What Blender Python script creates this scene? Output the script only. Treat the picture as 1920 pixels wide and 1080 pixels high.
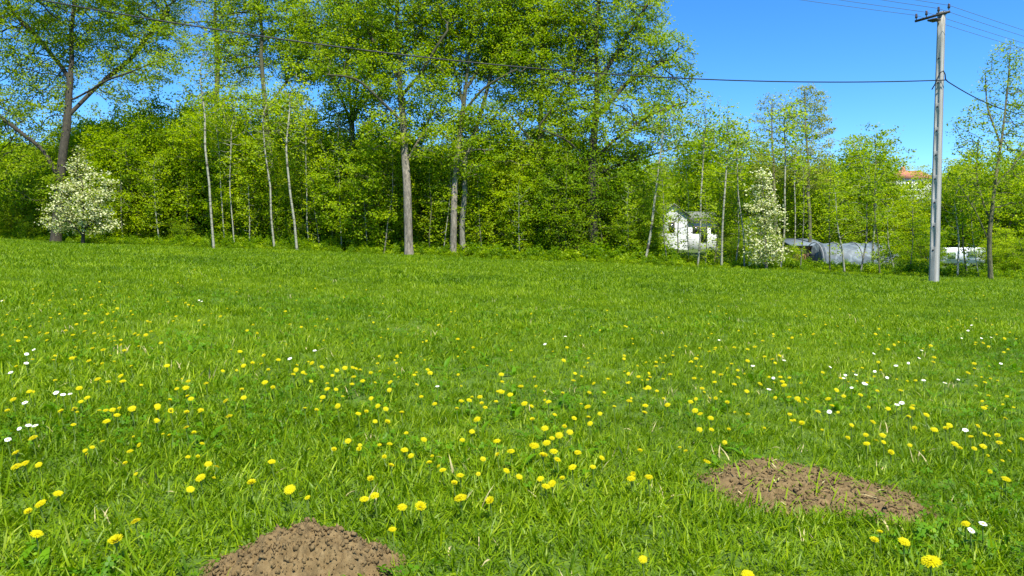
import bpy, math, random
import numpy as np
from mathutils import Vector, Euler

for o in list(bpy.data.objects):
    bpy.data.objects.remove(o)
scene = bpy.context.scene
C = scene.collection

# ------------------------------------------------------------------ camera
FPX = 1387.0                       # focal length in pixels of a 1920 wide frame
CAM_Z = 0.86
PITCH = math.atan(70.0 / FPX)      # looking slightly down
cam_d = bpy.data.cameras.new('camera')
cam_d.sensor_width = 36.0
cam_d.lens = 36.0 * FPX / 1920.0
cam_d.clip_start = 0.05
cam_d.clip_end = 6000.0
cam = bpy.data.objects.new('camera', cam_d)
cam.location = (0, 0, CAM_Z)
cam.rotation_euler = (math.pi / 2 - PITCH, 0, 0)
C.objects.link(cam)
scene.camera = cam

# ------------------------------------------------------------------ sky and sun
SUN_EL = math.radians(60)
SUN_DIR = Vector((0.34, -0.94, 0)).normalized()          # horizontal direction towards the sun
world = bpy.data.worlds.new('World')
scene.world = world
world.use_nodes = True
wn = world.node_tree
bg = wn.nodes['Background']
sky = wn.nodes.new('ShaderNodeTexSky')
sky.sky_type = 'NISHITA'
sky.sun_disc = False
sky.sun_elevation = SUN_EL
sky.sun_rotation = math.atan2(SUN_DIR.x, SUN_DIR.y)
sky.air_density = 0.55
sky.dust_density = 0.0
sky.ozone_density = 3.0
hsv = wn.nodes.new('ShaderNodeHueSaturation')
hsv.inputs['Saturation'].default_value = 1.28
wn.links.new(sky.outputs[0], hsv.inputs['Color'])
wn.links.new(hsv.outputs[0], bg.inputs['Color'])
bg.inputs['Strength'].default_value = 0.15

sun_d = bpy.data.lights.new('sun', 'SUN')
sun_d.energy = 4.4
sun_d.angle = math.radians(0.53)
sun_d.color = (1.0, 0.955, 0.87)
sun = bpy.data.objects.new('sun', sun_d)
to_sun = Vector((SUN_DIR.x * math.cos(SUN_EL), SUN_DIR.y * math.cos(SUN_EL), math.sin(SUN_EL)))
sun.rotation_euler = to_sun.to_track_quat('Z', 'Y').to_euler()
sun.location = (10, -20, 30)
C.objects.link(sun)

scene.view_settings.view_transform = 'Standard'
scene.view_settings.look = 'None'
scene.view_settings.exposure = 1.12
scene.view_settings.gamma = 1.0
scene.render.engine = 'CYCLES'
scene.cycles.max_bounces = 12
scene.cycles.diffuse_bounces = 7
scene.cycles.transmission_bounces = 6
scene.cycles.transparent_max_bounces = 8
scene.cycles.use_denoising = True

# ------------------------------------------------------------------ helpers
rng = np.random.default_rng(7)
random.seed(7)


def hill(y):
    t = np.clip((np.asarray(y, float) - 62) / 60.0, 0, 1)
    return 7.0 * t * t * (3 - 2 * t)


def gz(x, y):
    """height of the ground: a meadow that climbs gently to the left, a rise far behind"""
    x = np.asarray(x, float); y = np.asarray(y, float)
    yy = np.clip(y, -40, 62)
    xx = 45 * np.tanh(x / 45.0)
    near = np.clip(np.hypot(x, y) / 8.0, 0, 1)
    return (0.0163 * yy - 0.035 * xx + hill(y)
            + near * (0.035 * np.sin(0.35 * x + 0.7) * np.sin(0.29 * y + 1.3) + 0.02 * np.sin(0.9 * x - 0.5 * y)))


def G(x, y):
    return float(gz(x, y))


def ray(u, v):
    a = (u - 960.0) / FPX; b = -(v - 540.0) / FPX
    return np.array((a, math.cos(PITCH) + b * math.sin(PITCH), -math.sin(PITCH) + b * math.cos(PITCH)))


def at(u, v, Y):
    d = ray(u, v); s = Y / d[1]
    return np.array((d[0] * s, Y, CAM_Z + d[2] * s))


def ground_at(u, v, lift=0.0):
    """where a sight line meets the ground (raised by lift)"""
    d = ray(u, v); lo, hi = 0.3, 60.0
    f = lambda s: CAM_Z + d[2] * s - (G(d[0] * s, d[1] * s) + lift)
    for _ in range(40):
        m = 0.5 * (lo + hi)
        if f(m) > 0: lo = m
        else: hi = m
    return d[0] * lo, d[1] * lo


def edge_y(x):
    return 29.0 - 0.24 * x


def mesh(name, V, F, mat=None, attr=None, smooth=False):
    V = np.asarray(V, np.float32).reshape(-1, 3)
    groups = F if isinstance(F, list) else [F]
    groups = [np.asarray(f, np.int32) for f in groups if len(f)]
    me = bpy.data.meshes.new(name)
    me.vertices.add(len(V)); me.vertices.foreach_set('co', V.ravel())
    nl = sum(f.size for f in groups); npoly = sum(len(f) for f in groups)
    me.loops.add(nl); me.polygons.add(npoly)
    me.loops.foreach_set('vertex_index', np.concatenate([f.ravel() for f in groups]))
    tot = np.concatenate([np.full(len(f), f.shape[1], np.int32) for f in groups])
    st = np.concatenate([[0], np.cumsum(tot)[:-1]]).astype(np.int32)
    me.polygons.foreach_set('loop_start', st)
    if smooth:
        me.polygons.foreach_set('use_smooth', np.ones(npoly, bool))
    if attr is not None:
        a = me.attributes.new('tint', 'FLOAT', 'POINT')
        a.data.foreach_set('value', np.asarray(attr, np.float32))
    me.update(calc_edges=True)
    me.validate()
    if mat: me.materials.append(mat)
    return me


def obj(name, me, parent=None, loc=None, rot=None, scl=None):
    o = bpy.data.objects.new(name, me); C.objects.link(o)
    if parent is not None: o.parent = parent
    if loc is not None: o.location = loc
    if rot is not None: o.rotation_euler = rot
    if scl is not None: o.scale = scl
    return o


def tag(o, label=None, cat=None, group=None, kind=None):
    if label: o['label'] = label
    if cat: o['category'] = cat
    if group: o['group'] = group
    if kind: o['kind'] = kind
    return o


def empty(name, loc, rz=0.0, scl=None):
    o = bpy.data.objects.new(name, None); C.objects.link(o)
    o.location = loc; o.rotation_euler = (0, 0, rz)
    o.empty_display_size = 0.1
    if scl is not None: o.scale = scl
    return o


def copy_tree(o, parent=None):
    c = o.copy(); C.objects.link(c); c.parent = parent
    for ch in list(o.children):
        copy_tree(ch, c)
    return c


def vnoise(x, y, seed=0):
    """smooth value noise"""
    r = np.random.default_rng(seed).random((64, 64))
    xi = np.floor(x).astype(int); yi = np.floor(y).astype(int)
    fx = x - xi; fy = y - yi
    fx = fx * fx * (3 - 2 * fx); fy = fy * fy * (3 - 2 * fy)
    g = lambda a, b: r[a % 64, b % 64]
    return ((g(xi, yi) * (1 - fx) + g(xi + 1, yi) * fx) * (1 - fy)
            + (g(xi, yi + 1) * (1 - fx) + g(xi + 1, yi + 1) * fx) * fy)


def fbm(x, y, seed=0, o=4):
    s = 0; a = 0.5
    for k in range(o):
        s = s + a * vnoise(x * 2 ** k + 3.7 * k, y * 2 ** k + 1.9 * k, seed + k); a *= 0.5
    return s


class Parts:
    """collects boxes and tubes into one mesh"""
    def __init__(self): self.V = []; self.Q = []; self.T = []; self.n = 0

    def add(self, V, quads=(), tris=()):
        V = np.asarray(V, float).reshape(-1, 3)
        self.V.append(V)
        if len(quads): self.Q.append(np.asarray(quads, int) + self.n)
        if len(tris): self.T.append(np.asarray(tris, int) + self.n)
        self.n += len(V)

    def box(self, c, s, rz=0.0):
        sx, sy, sz = [k / 2 for k in s]
        V = np.array([(x, y, z) for z in (-sz, sz) for (x, y) in ((-sx, -sy), (sx, -sy), (sx, sy), (-sx, sy))])
        R = np.array([[math.cos(rz), -math.sin(rz), 0], [math.sin(rz), math.cos(rz), 0], [0, 0, 1]])
        self.add(V @ R.T + np.asarray(c), [(3, 2, 1, 0), (4, 5, 6, 7), (0, 1, 5, 4), (1, 2, 6, 5), (2, 3, 7, 6), (3, 0, 4, 7)])

    def tube(self, P, R, n=8, cap=True):
        P = np.asarray(P, float); m = len(P)
        R = np.full(m, R) if np.isscalar(R) else np.asarray(R, float)
        T = np.gradient(P, axis=0); T /= np.linalg.norm(T, axis=1)[:, None] + 1e-9
        ref = np.array((0.0, 0, 1)) if abs(T[0][2]) < 0.9 else np.array((1.0, 0, 0))
        a = np.linspace(0, 2 * math.pi, n, endpoint=False)
        rings = []
        u = np.cross(T[0], ref); u /= np.linalg.norm(u)
        for i in range(m):
            u = u - T[i] * np.dot(u, T[i]); u /= np.linalg.norm(u) + 1e-9
            w = np.cross(T[i], u)
            rings.append(P[i] + R[i] * (np.cos(a)[:, None] * u + np.sin(a)[:, None] * w))
        V = np.concatenate(rings)
        k = np.arange(n); k2 = (k + 1) % n
        Q = np.concatenate([np.stack([i * n + k, i * n + k2, (i + 1) * n + k2, (i + 1) * n + k], 1) for i in range(m - 1)])
        tris = []
        if cap:
            V = np.concatenate([V, P[:1], P[-1:]])
            tris = [(m * n, b, a_) for a_, b in zip(k, k2)] + [(m * n + 1, (m - 1) * n + a_, (m - 1) * n + b) for a_, b in zip(k, k2)]
        self.add(V, Q, tris)

    def mesh(self, name, mat, smooth=False):
        F = []
        if self.Q: F.append(np.concatenate(self.Q))
        if self.T: F.append(np.concatenate(self.T))
        return mesh(name, np.concatenate(self.V), F, mat, smooth=smooth)


# ------------------------------------------------------------------ materials
def new_mat(name):
    m = bpy.data.materials.new(name); m.use_nodes = True
    nt = m.node_tree
    return m, nt, nt.nodes['Principled BSDF'], nt.nodes['Material Output']


def N(nt, t, **kw):
    n = nt.nodes.new(t)
    for k, v in kw.items():
        if k in n.inputs: n.inputs[k].default_value = v
        else: setattr(n, k, v)
    return n


def ramp(nt, fac, stops):
    r = nt.nodes.new('ShaderNodeValToRGB')
    e = r.color_ramp.elements
    while len(e) < len(stops): e.new(0.5)
    for el, (p, c) in zip(e, stops):
        el.position = p; el.color = (*c, 1)
    nt.links.new(fac, r.inputs[0])
    return r.outputs[0]


def leaf_mat(name, stops, transl=0.58, rough=0.55, spec=0.25, obj_var=0.25):
    """leaf colour from the per-leaf tint, a little different from plant to plant; light passes through"""
    m, nt, p, out = new_mat(name)
    at_ = N(nt, 'ShaderNodeAttribute', attribute_name='tint')
    oi = N(nt, 'ShaderNodeObjectInfo')
    ad = N(nt, 'ShaderNodeMath', operation='MULTIPLY_ADD')
    nt.links.new(oi.outputs['Random'], ad.inputs[0]); ad.inputs[1].default_value = obj_var
    nt.links.new(at_.outputs['Fac'], ad.inputs[2])
    sb = N(nt, 'ShaderNodeMath', operation='SUBTRACT'); sb.inputs[1].default_value = obj_var / 2
    nt.links.new(ad.outputs[0], sb.inputs[0])
    col = ramp(nt, sb.outputs[0], stops)
    nt.links.new(col, p.inputs['Base Color'])
    p.inputs['Roughness'].default_value = rough
    p.inputs['Specular IOR Level'].default_value = spec
    tr = N(nt, 'ShaderNodeBsdfTranslucent')
    mx = N(nt, 'ShaderNodeMix', data_type='RGBA', blend_type='MULTIPLY'); mx.inputs[0].default_value = 1.0
    nt.links.new(col, mx.inputs[6]); mx.inputs[7].default_value = (1.2, 1.2, 0.5, 1)
    nt.links.new(mx.outputs[2], tr.inputs['Color'])
    ms = N(nt, 'ShaderNodeMixShader'); ms.inputs[0].default_value = transl
    nt.links.new(p.outputs[0], ms.inputs[1]); nt.links.new(tr.outputs[0], ms.inputs[2])
    nt.links.new(ms.outputs[0], out.inputs['Surface'])
    return m


def bark_mat(name, c1, c2, scale=6.0, zs=0.25, rough=0.9, bump=1.0, upper=None):
    m, nt, p, out = new_mat(name)
    tc = N(nt, 'ShaderNodeTexCoord'); mp = N(nt, 'ShaderNodeMapping'); mp.inputs['Scale'].default_value = (2.2, 2.2, zs * 2.2)
    nt.links.new(tc.outputs['Object'], mp.inputs[0])
    no = N(nt, 'ShaderNodeTexNoise', Scale=scale, Detail=6.0, Roughness=0.65)
    nt.links.new(mp.outputs[0], no.inputs['Vector'])
    col = ramp(nt, no.outputs['Fac'], [(0.32, c1), (0.68, c2)])
    if upper:      # old pale bark low down, young olive bark on the limbs
        sx = N(nt, 'ShaderNodeSeparateXYZ'); nt.links.new(tc.outputs['Object'], sx.inputs[0])
        mr = N(nt, 'ShaderNodeMapRange'); mr.inputs[1].default_value = 3.5; mr.inputs[2].default_value = 6.5
        nt.links.new(sx.outputs['Z'], mr.inputs[0])
        mx = N(nt, 'ShaderNodeMix', data_type='RGBA'); nt.links.new(mr.outputs[0], mx.inputs[0]); nt.links.new(col, mx.inputs[6]); mx.inputs[7].default_value = (*upper, 1)
        col = mx.outputs[2]
    nt.links.new(col, p.inputs['Base Color'])
    b = N(nt, 'ShaderNodeBump', Strength=bump, Distance=0.03)
    no2 = N(nt, 'ShaderNodeTexNoise', Scale=scale * 4, Detail=4.0)
    nt.links.new(mp.outputs[0], no2.inputs['Vector'])
    nt.links.new(no2.outputs['Fac'], b.inputs['Height']); nt.links.new(b.outputs[0], p.inputs['Normal'])
    p.inputs['Roughness'].default_value = rough
    return m


def flat_mat(name, c, rough=0.7, var=0.12, scale=5.0, spec=0.3, metal=0.0):
    m, nt, p, out = new_mat(name)
    tc = N(nt, 'ShaderNodeTexCoord')
    no = N(nt, 'ShaderNodeTexNoise', Scale=scale, Detail=5.0, Roughness=0.6)
    nt.links.new(tc.outputs['Object'], no.inputs['Vector'])
    lo = tuple(k * (1 - var) for k in c); hi = tuple(min(1, k * (1 + var)) for k in c)
    nt.links.new(ramp(nt, no.outputs['Fac'], [(0.3, lo), (0.7, hi)]), p.inputs['Base Color'])
    p.inputs['Roughness'].default_value = rough
    p.inputs['Specular IOR Level'].default_value = spec
    p.inputs['Metallic'].default_value = metal
    return m


M = {}
M['leaf_tall'] = leaf_mat('leaf_tall', [(0.0, (0.114, 0.212, 0.0015)), (0.5, (0.246, 0.367, 0.0020)), (1.0, (0.430, 0.513, 0.0080))])
M['leaf_oak'] = leaf_mat('leaf_oak', [(0.0, (0.102, 0.187, 0.0015)), (0.5, (0.221, 0.334, 0.0020)), (1.0, (0.392, 0.476, 0.0100))])
M['leaf_thicket'] = leaf_mat('leaf_thicket', [(0.0, (0.146, 0.249, 0.0015)), (0.5, (0.288, 0.411, 0.0015)), (1.0, (0.451, 0.546, 0.0050))], obj_var=0.4)
M['leaf_dark'] = leaf_mat('leaf_dark', [(0.0, (0.096, 0.195, 0.0020)), (0.5, (0.194, 0.322, 0.0020)), (1.0, (0.372, 0.466, 0.0050))])
M['leaf_pale'] = leaf_mat('leaf_pale', [(0.0, (0.166, 0.213, 0.0200)), (0.5, (0.280, 0.332, 0.0350)), (1.0, (0.447, 0.463, 0.0800))])
M['blossom'] = leaf_mat('blossom', [(0.0, (0.38, 0.41, 0.15)), (0.5, (0.53, 0.54, 0.26)), (1.0, (0.66, 0.66, 0.42))], transl=0.3, obj_var=0.1)
M['bark_dark'] = bark_mat('bark_dark', (0.018, 0.015, 0.009), (0.062, 0.052, 0.03))
M['bark_grey'] = bark_mat('bark_grey', (0.06, 0.05, 0.034), (0.33, 0.28, 0.20), upper=(0.05, 0.05, 0.02))
M['bark_pale'] = bark_mat('bark_pale', (0.07, 0.065, 0.04), (0.27, 0.25, 0.18), upper=(0.06, 0.06, 0.025))
M['bark_olive'] = bark_mat('bark_olive', (0.045, 0.045, 0.018), (0.17, 0.16, 0.07))


def birch_bark():
    m, nt, p, out = new_mat('bark_birch')
    tc = N(nt, 'ShaderNodeTexCoord'); mp = N(nt, 'ShaderNodeMapping'); mp.inputs['Scale'].default_value = (2.2, 2.2, 9.0)
    nt.links.new(tc.outputs['Object'], mp.inputs[0])
    no = N(nt, 'ShaderNodeTexNoise', Scale=1.0, Detail=4.0, Roughness=0.7)
    nt.links.new(mp.outputs[0], no.inputs['Vector'])
    nt.links.new(ramp(nt, no.outputs['Fac'], [(0.40, (0.05, 0.042, 0.025)), (0.47, (0.25, 0.24, 0.165)), (0.8, (0.40, 0.39, 0.29))]), p.inputs['Base Color'])
    p.inputs['Roughness'].default_value = 0.8
    return m


M['bark_birch'] = birch_bark()


def grass_mat(name, stops, transl=0.42, straw=0.05):
    m, nt, p, out = new_mat(name)
    oi = N(nt, 'ShaderNodeObjectInfo'); at_ = N(nt, 'ShaderNodeAttribute', attribute_name='tint')
    ge = N(nt, 'ShaderNodeNewGeometry')
    no = N(nt, 'ShaderNodeTexNoise', Scale=0.55, Detail=3.0, Roughness=0.6)
    nt.links.new(ge.outputs['Position'], no.inputs['Vector'])
    a = N(nt, 'ShaderNodeMath', operation='MULTIPLY_ADD'); a.inputs[1].default_value = 0.3
    nt.links.new(oi.outputs['Random'], a.inputs[0]); nt.links.new(at_.outputs['Fac'], a.inputs[2])
    b = N(nt, 'ShaderNodeMath', operation='MULTIPLY_ADD'); b.inputs[1].default_value = 0.9
    nt.links.new(no.outputs['Fac'], b.inputs[0]); nt.links.new(a.outputs[0], b.inputs[2])
    c = N(nt, 'ShaderNodeMath', operation='SUBTRACT'); c.inputs[1].default_value = 0.6
    nt.links.new(b.outputs[0], c.inputs[0])
    col = ramp(nt, c.outputs[0], stops)
    nt.links.new(col, p.inputs['Base Color'])
    p.inputs['Roughness'].default_value = 0.45
    p.inputs['Specular IOR Level'].default_value = 0.22
    tr = N(nt, 'ShaderNodeBsdfTranslucent')
    mx = N(nt, 'ShaderNodeMix', data_type='RGBA', blend_type='MULTIPLY'); mx.inputs[0].default_value = 1.0
    nt.links.new(col, mx.inputs[6]); mx.inputs[7].default_value = (1.15, 1.2, 0.5, 1)
    nt.links.new(mx.outputs[2], tr.inputs['Color'])
    ms = N(nt, 'ShaderNodeMixShader'); ms.inputs[0].default_value = transl
    nt.links.new(p.outputs[0], ms.inputs[1]); nt.links.new(tr.outputs[0], ms.inputs[2])
    nt.links.new(ms.outputs[0], out.inputs['Surface'])
    return m


M['grass'] = grass_mat('grass', [(0.0, (0.069, 0.146, 0.0010)), (0.42, (0.168, 0.279, 0.0010)), (0.80, (0.314, 0.416, 0.0040)), (1.0, (0.526, 0.572, 0.1200))])  # palest stop paints highlights on the blades into their colour
M['clover'] = grass_mat('clover', [(0.0, (0.06, 0.16, 0.001)), (0.6, (0.115, 0.265, 0.002)), (1.0, (0.22, 0.38, 0.01))])
M['dry'] = flat_mat('dry_grass', (0.42, 0.36, 0.16), var=0.35, scale=20)


def ground_mat():
    m, nt, p, out = new_mat('meadow_ground')
    ge = N(nt, 'ShaderNodeNewGeometry')
    no = N(nt, 'ShaderNodeTexNoise', Scale=3.0, Detail=8.0, Roughness=0.7)
    nt.links.new(ge.outputs['Position'], no.inputs['Vector'])
    grass = ramp(nt, no.outputs['Fac'], [(0.3, (0.040, 0.080, 0.003)), (0.55, (0.07, 0.13, 0.003)), (0.75, (0.11, 0.17, 0.006))])
    litter = ramp(nt, no.outputs['Fac'], [(0.3, (0.035, 0.045, 0.010)), (0.55, (0.05, 0.09, 0.008)), (0.75, (0.10, 0.12, 0.02))])
    # woodland floor beyond the edge of the meadow
    sx = N(nt, 'ShaderNodeSeparateXYZ'); nt.links.new(ge.outputs['Position'], sx.inputs[0])
    a = N(nt, 'ShaderNodeMath', operation='MULTIPLY_ADD'); a.inputs[1].default_value = 0.24
    nt.links.new(sx.outputs['X'], a.inputs[0]); nt.links.new(sx.outputs['Y'], a.inputs[2])
    mr = N(nt, 'ShaderNodeMapRange'); mr.inputs[1].default_value = 28.5; mr.inputs[2].default_value = 32.0
    nt.links.new(a.outputs[0], mr.inputs[0])
    mx = N(nt, 'ShaderNodeMix', data_type='RGBA')
    nt.links.new(mr.outputs[0], mx.inputs[0]); nt.links.new(grass, mx.inputs[6]); nt.links.new(litter, mx.inputs[7])
    nt.links.new(mx.outputs[2], p.inputs['Base Color'])
    p.inputs['Roughness'].default_value = 0.95
    no2 = N(nt, 'ShaderNodeTexNoise', Scale=25.0, Detail=6.0)
    nt.links.new(ge.outputs['Position'], no2.inputs['Vector'])
    b = N(nt, 'ShaderNodeBump', Strength=0.8, Distance=0.03)
    nt.links.new(no2.outputs['Fac'], b.inputs['Height']); nt.links.new(b.outputs[0], p.inputs['Normal'])
    return m


M['ground'] = ground_mat()


def soil_mat(name, c1, c2, c3):
    m, nt, p, out = new_mat(name)
    tc = N(nt, 'ShaderNodeTexCoord')
    no = N(nt, 'ShaderNodeTexNoise', Scale=28.0, Detail=8.0, Roughness=0.7)
    nt.links.new(tc.outputs['Object'], no.inputs['Vector'])
    nt.links.new(ramp(nt, no.outputs['Fac'], [(0.3, c1), (0.52, c2), (0.75, c3)]), p.inputs['Base Color'])
    p.inputs['Roughness'].default_value = 0.95
    p.inputs['Specular IOR Level'].default_value = 0.15
    no2 = N(nt, 'ShaderNodeTexNoise', Scale=120.0, Detail=5.0, Roughness=0.7)
    nt.links.new(tc.outputs['Object'], no2.inputs['Vector'])
    b = N(nt, 'ShaderNodeBump', Strength=0.9, Distance=0.006)
    nt.links.new(no2.outputs['Fac'], b.inputs['Height']); nt.links.new(b.outputs[0], p.inputs['Normal'])
    return m


M['soil'] = soil_mat('soil', (0.10, 0.067, 0.027), (0.175, 0.122, 0.053), (0.25, 0.18, 0.085))

# ------------------------------------------------------------------ ground
def spaced(lim, near, n):
    t = np.linspace(-1, 1, n)
    return np.sign(t) * (near * np.abs(t) + (lim - near) * np.abs(t) ** 6)


gx = spaced(2600, 60, 241); gy = spaced(2600, 60, 241) + 18
X, Y = np.meshgrid(gx, gy, indexing='ij')
V = np.stack([X, Y, gz(X, Y)], -1).reshape(-1, 3)
ii, jj = np.meshgrid(np.arange(240), np.arange(240), indexing='ij')
i0 = (ii * 241 + jj).ravel()
ground = obj('meadow_ground', mesh('meadow_ground', V, np.stack([i0, i0 + 241, i0 + 242, i0 + 1], 1), M['ground'], smooth=True))
tag(ground, 'meadow ground rising gently to the left and into the woods', 'ground', kind='structure')

# ------------------------------------------------------------------ trees
def grow(paths, A, step, kill, r, jit=0.25, trop=(0, 0, 0.05), iters=90):
    """space colonisation: nodes grow from the given trunk paths towards the points A"""
    P = []; par = []
    for k, path in enumerate(paths):
        path = np.asarray(path, float)
        seg = np.linalg.norm(np.diff(path, axis=0), axis=1); s = np.concatenate([[0], np.cumsum(seg)])
        n = max(2, int(s[-1] / step) + 1)
        t = np.linspace(0, s[-1], n)
        Q = np.stack([np.interp(t, s, path[:, i]) for i in range(3)], 1)
        for _ in range(3):
            Q[1:-1] = 0.25 * Q[:-2] + 0.5 * Q[1:-1] + 0.25 * Q[2:]
        m_ = max(3, int(s[-1] / 1.5) + 2)          # slow sway instead of a zigzag
        nz = r.normal(0, 0.035, (m_, 3)); nz[0] = 0
        Q += np.stack([np.interp(np.linspace(0, 1, n), np.linspace(0, 1, m_), nz[:, i]) for i in range(3)], 1)
        if k == 0:
            last = -1; start = 0
        else:
            d = np.linalg.norm(np.array(P) - Q[0], axis=1); last = int(d.argmin()); start = 1
        for q in Q[start:]:
            P.append(q); par.append(last); last = len(P) - 1
    P = list(P); A = np.asarray(A)
    Pn = np.array(P)
    best = np.full(len(A), -1); bd = np.full(len(A), 1e9)

    def upd(idx):
        nonlocal best, bd
        Q = np.array([P[i] for i in idx])
        for c in range(0, len(Q), 256):
            D = np.linalg.norm(A[:, None] - Q[None, c:c + 256], axis=2)
            j = D.argmin(1); d = D[np.arange(len(A)), j]
            m = d < bd
            bd[m] = d[m]; best[m] = np.array(idx)[c + j[m]]
    upd(list(range(len(P))))
    alive = bd > kill
    trop = np.array(trop); kids = {}
    for _ in range(iters):
        if not alive.any(): break
        ids = best[alive]; D = A[alive] - np.array(P)[ids]
        D /= np.linalg.norm(D, axis=1)[:, None] + 1e-9
        un, inv = np.unique(ids, return_inverse=True)
        S = np.zeros((len(un), 3)); np.add.at(S, inv, D)
        new = []
        for u_, s_ in zip(un, S):
            if kids.get(u_, 0) >= 3: continue
            d = s_ / (np.linalg.norm(s_) + 1e-9) + r.normal(0, jit, 3) + trop
            d /= np.linalg.norm(d)
            P.append(P[u_] + d * step * r.uniform(0.8, 1.15)); par.append(int(u_)); kids[u_] = kids.get(u_, 0) + 1
            new.append(len(P) - 1)
        if not new: break
        upd(new)
        alive &= bd > kill
    return np.array(P), np.array(par)


def wood(P, par, R0, tip=0.007):
    """pipe-model radii and one tube for every run of branch"""
    n = len(P)
    ch = [[] for _ in range(n)]
    for i, p in enumerate(par):
        if p >= 0: ch[p].append(i)
    order = np.argsort([0] * n)
    tips = sum(1 for c in ch if not c)
    acc = np.zeros(n)
    # children always have a larger index than their parent
    for i in range(n - 1, -1, -1):
        if not ch[i]: acc[i] = 1.0
        if par[i] >= 0: acc[par[i]] += acc[i]
    e = math.log(max(acc.max(), 4)) / math.log(R0 / tip)
    rad = tip * acc ** (1 / e)
    # root flare and slow taper of the bare trunk
    z0 = P[0][2]; top = P[:, 2].max() - z0
    hrel = (P[:, 2] - z0)
    big = rad > 0.5 * R0
    rad[big] *= (1 - 0.25 * np.clip(hrel[big] / (0.6 * top), 0, 1)) + 0.25 * np.exp(-hrel[big] / 0.25)
    W = Parts()
    stack = [(0, -1)]
    while stack:
        s, p0 = stack.pop()
        run = [p0, s] if p0 >= 0 else [s]
        cur = s
        while ch[cur]:
            c = sorted(ch[cur], key=lambda k: -acc[k])
            for k in c[1:]: stack.append((k, cur))
            cur = c[0]; run.append(cur)
        if len(run) < 2: continue
        rr = rad[run].copy()
        if p0 >= 0: rr[0] = min(rr[0], rr[1] * 1.25)
        rr[-1] *= 0.6
        q = rr.max()
        W.tube(P[run], rr, 10 if q > 0.09 else 6 if q > 0.03 else 4 if q > 0.012 else 3, cap=False)
    return W, rad, acc


def leaf_cloud(Pts, per, sigma, size, r, flat=0.5, tint=(0.5, 0.18), aspect=0.62):
    """two-triangle folded leaves scattered in clumps round the twig nodes"""
    n = len(Pts)
    cnt = r.poisson(per, n)
    idx = np.repeat(np.arange(n), cnt)
    m = len(idx)
    ct = r.normal(tint[0], tint[1], n)
    Cc = Pts[idx] + r.normal(0, 1, (m, 3)) * np.array((sigma, sigma, sigma * flat))
    d = r.normal(0, 1, (m, 3)); d[:, 2] = d[:, 2] * 0.6 - 0.15
    d /= np.linalg.norm(d, axis=1)[:, None]
    up = np.array((0.1, -0.35, 0.9)) + r.normal(0, 0.55, (m, 3))
    s = np.cross(d, up); s /= np.linalg.norm(s, axis=1)[:, None] + 1e-9
    nn = np.cross(s, d)
    L = size * r.uniform(0.6, 1.3, m)[:, None]
    V = np.stack([Cc, Cc + d * L * 0.5 + s * L * aspect / 2 + nn * L * 0.1, Cc + d * L, Cc + d * L * 0.5 - s * L * aspect / 2 + nn * L * 0.1], 1).reshape(-1, 3)
    b = np.arange(m) * 4
    F = np.concatenate([np.stack([b, b + 1, b + 2], 1), np.stack([b, b + 2, b + 3], 1)])
    t = np.clip(ct[idx] + r.normal(0, 0.14, m), 0, 1)
    return V, F, np.repeat(t, 4)


def blob(r, n, c, rad, shell=0.35):
    """points through an ellipsoid, fuller towards its skin"""
    d = r.normal(0, 1, (n, 3)); d /= np.linalg.norm(d, axis=1)[:, None]
    k = r.random(n) ** (1 / 3)
    k = np.where(r.random(n) < shell, 0.75 + 0.25 * r.random(n), k)
    return np.asarray(c) + d * k[:, None] * np.asarray(rad)


def make_tree(name, base, paths, blobs, R0, leafm, barkm, seed, n_attr=700, step=0.27, kill=0.27, jit=0.28, trop=(0, 0, 0.06),
              per=9, sigma=0.2, size=0.13, leaf_r=0.022, tint=(0.5, 0.18), sparse=1.0, blossom=None, tip=0.007, flat=0.55, clump=0.58, full=1.0):
    """base: foot on the ground; paths, blobs: in metres relative to the foot"""
    r = np.random.default_rng(seed)
    vol = np.array([b[1][0] * b[1][1] * b[1][2] for b in blobs]) ** 0.8; vol /= vol.sum()
    A = np.concatenate([blob(r, max(8, int(2.0 * n_attr * v)), b[0], b[1]) for v, b in zip(vol, blobs)])
    A = A[A[:, 2] > 0.15]
    P, par = grow(paths, A, step, kill, r, jit, trop)
    W, rad, acc = wood(P, par, R0, tip)
    root = empty(name, base)
    obj('trunk', W.mesh('trunk', M[barkm], smooth=True), root)
    tw = P[(rad < leaf_r) | (acc <= 3)]
    tw = tw[r.random(len(tw)) < sparse * clump]
    V, F, t = leaf_cloud(tw, 1.28 * full * per / clump, sigma * (0.55 + 0.45 * clump), size * 0.88, r, tint=tint, flat=flat)
    obj('crown', mesh('crown', V, F, M[leafm], t), root)
    if blossom:
        V, F, t = leaf_cloud(tw, blossom[0], blossom[1], blossom[2], r, tint=(0.55, 0.2), aspect=0.9)
        obj('blossom', mesh('blossom', V, F, M['blossom'], t), root)
    return root


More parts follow.
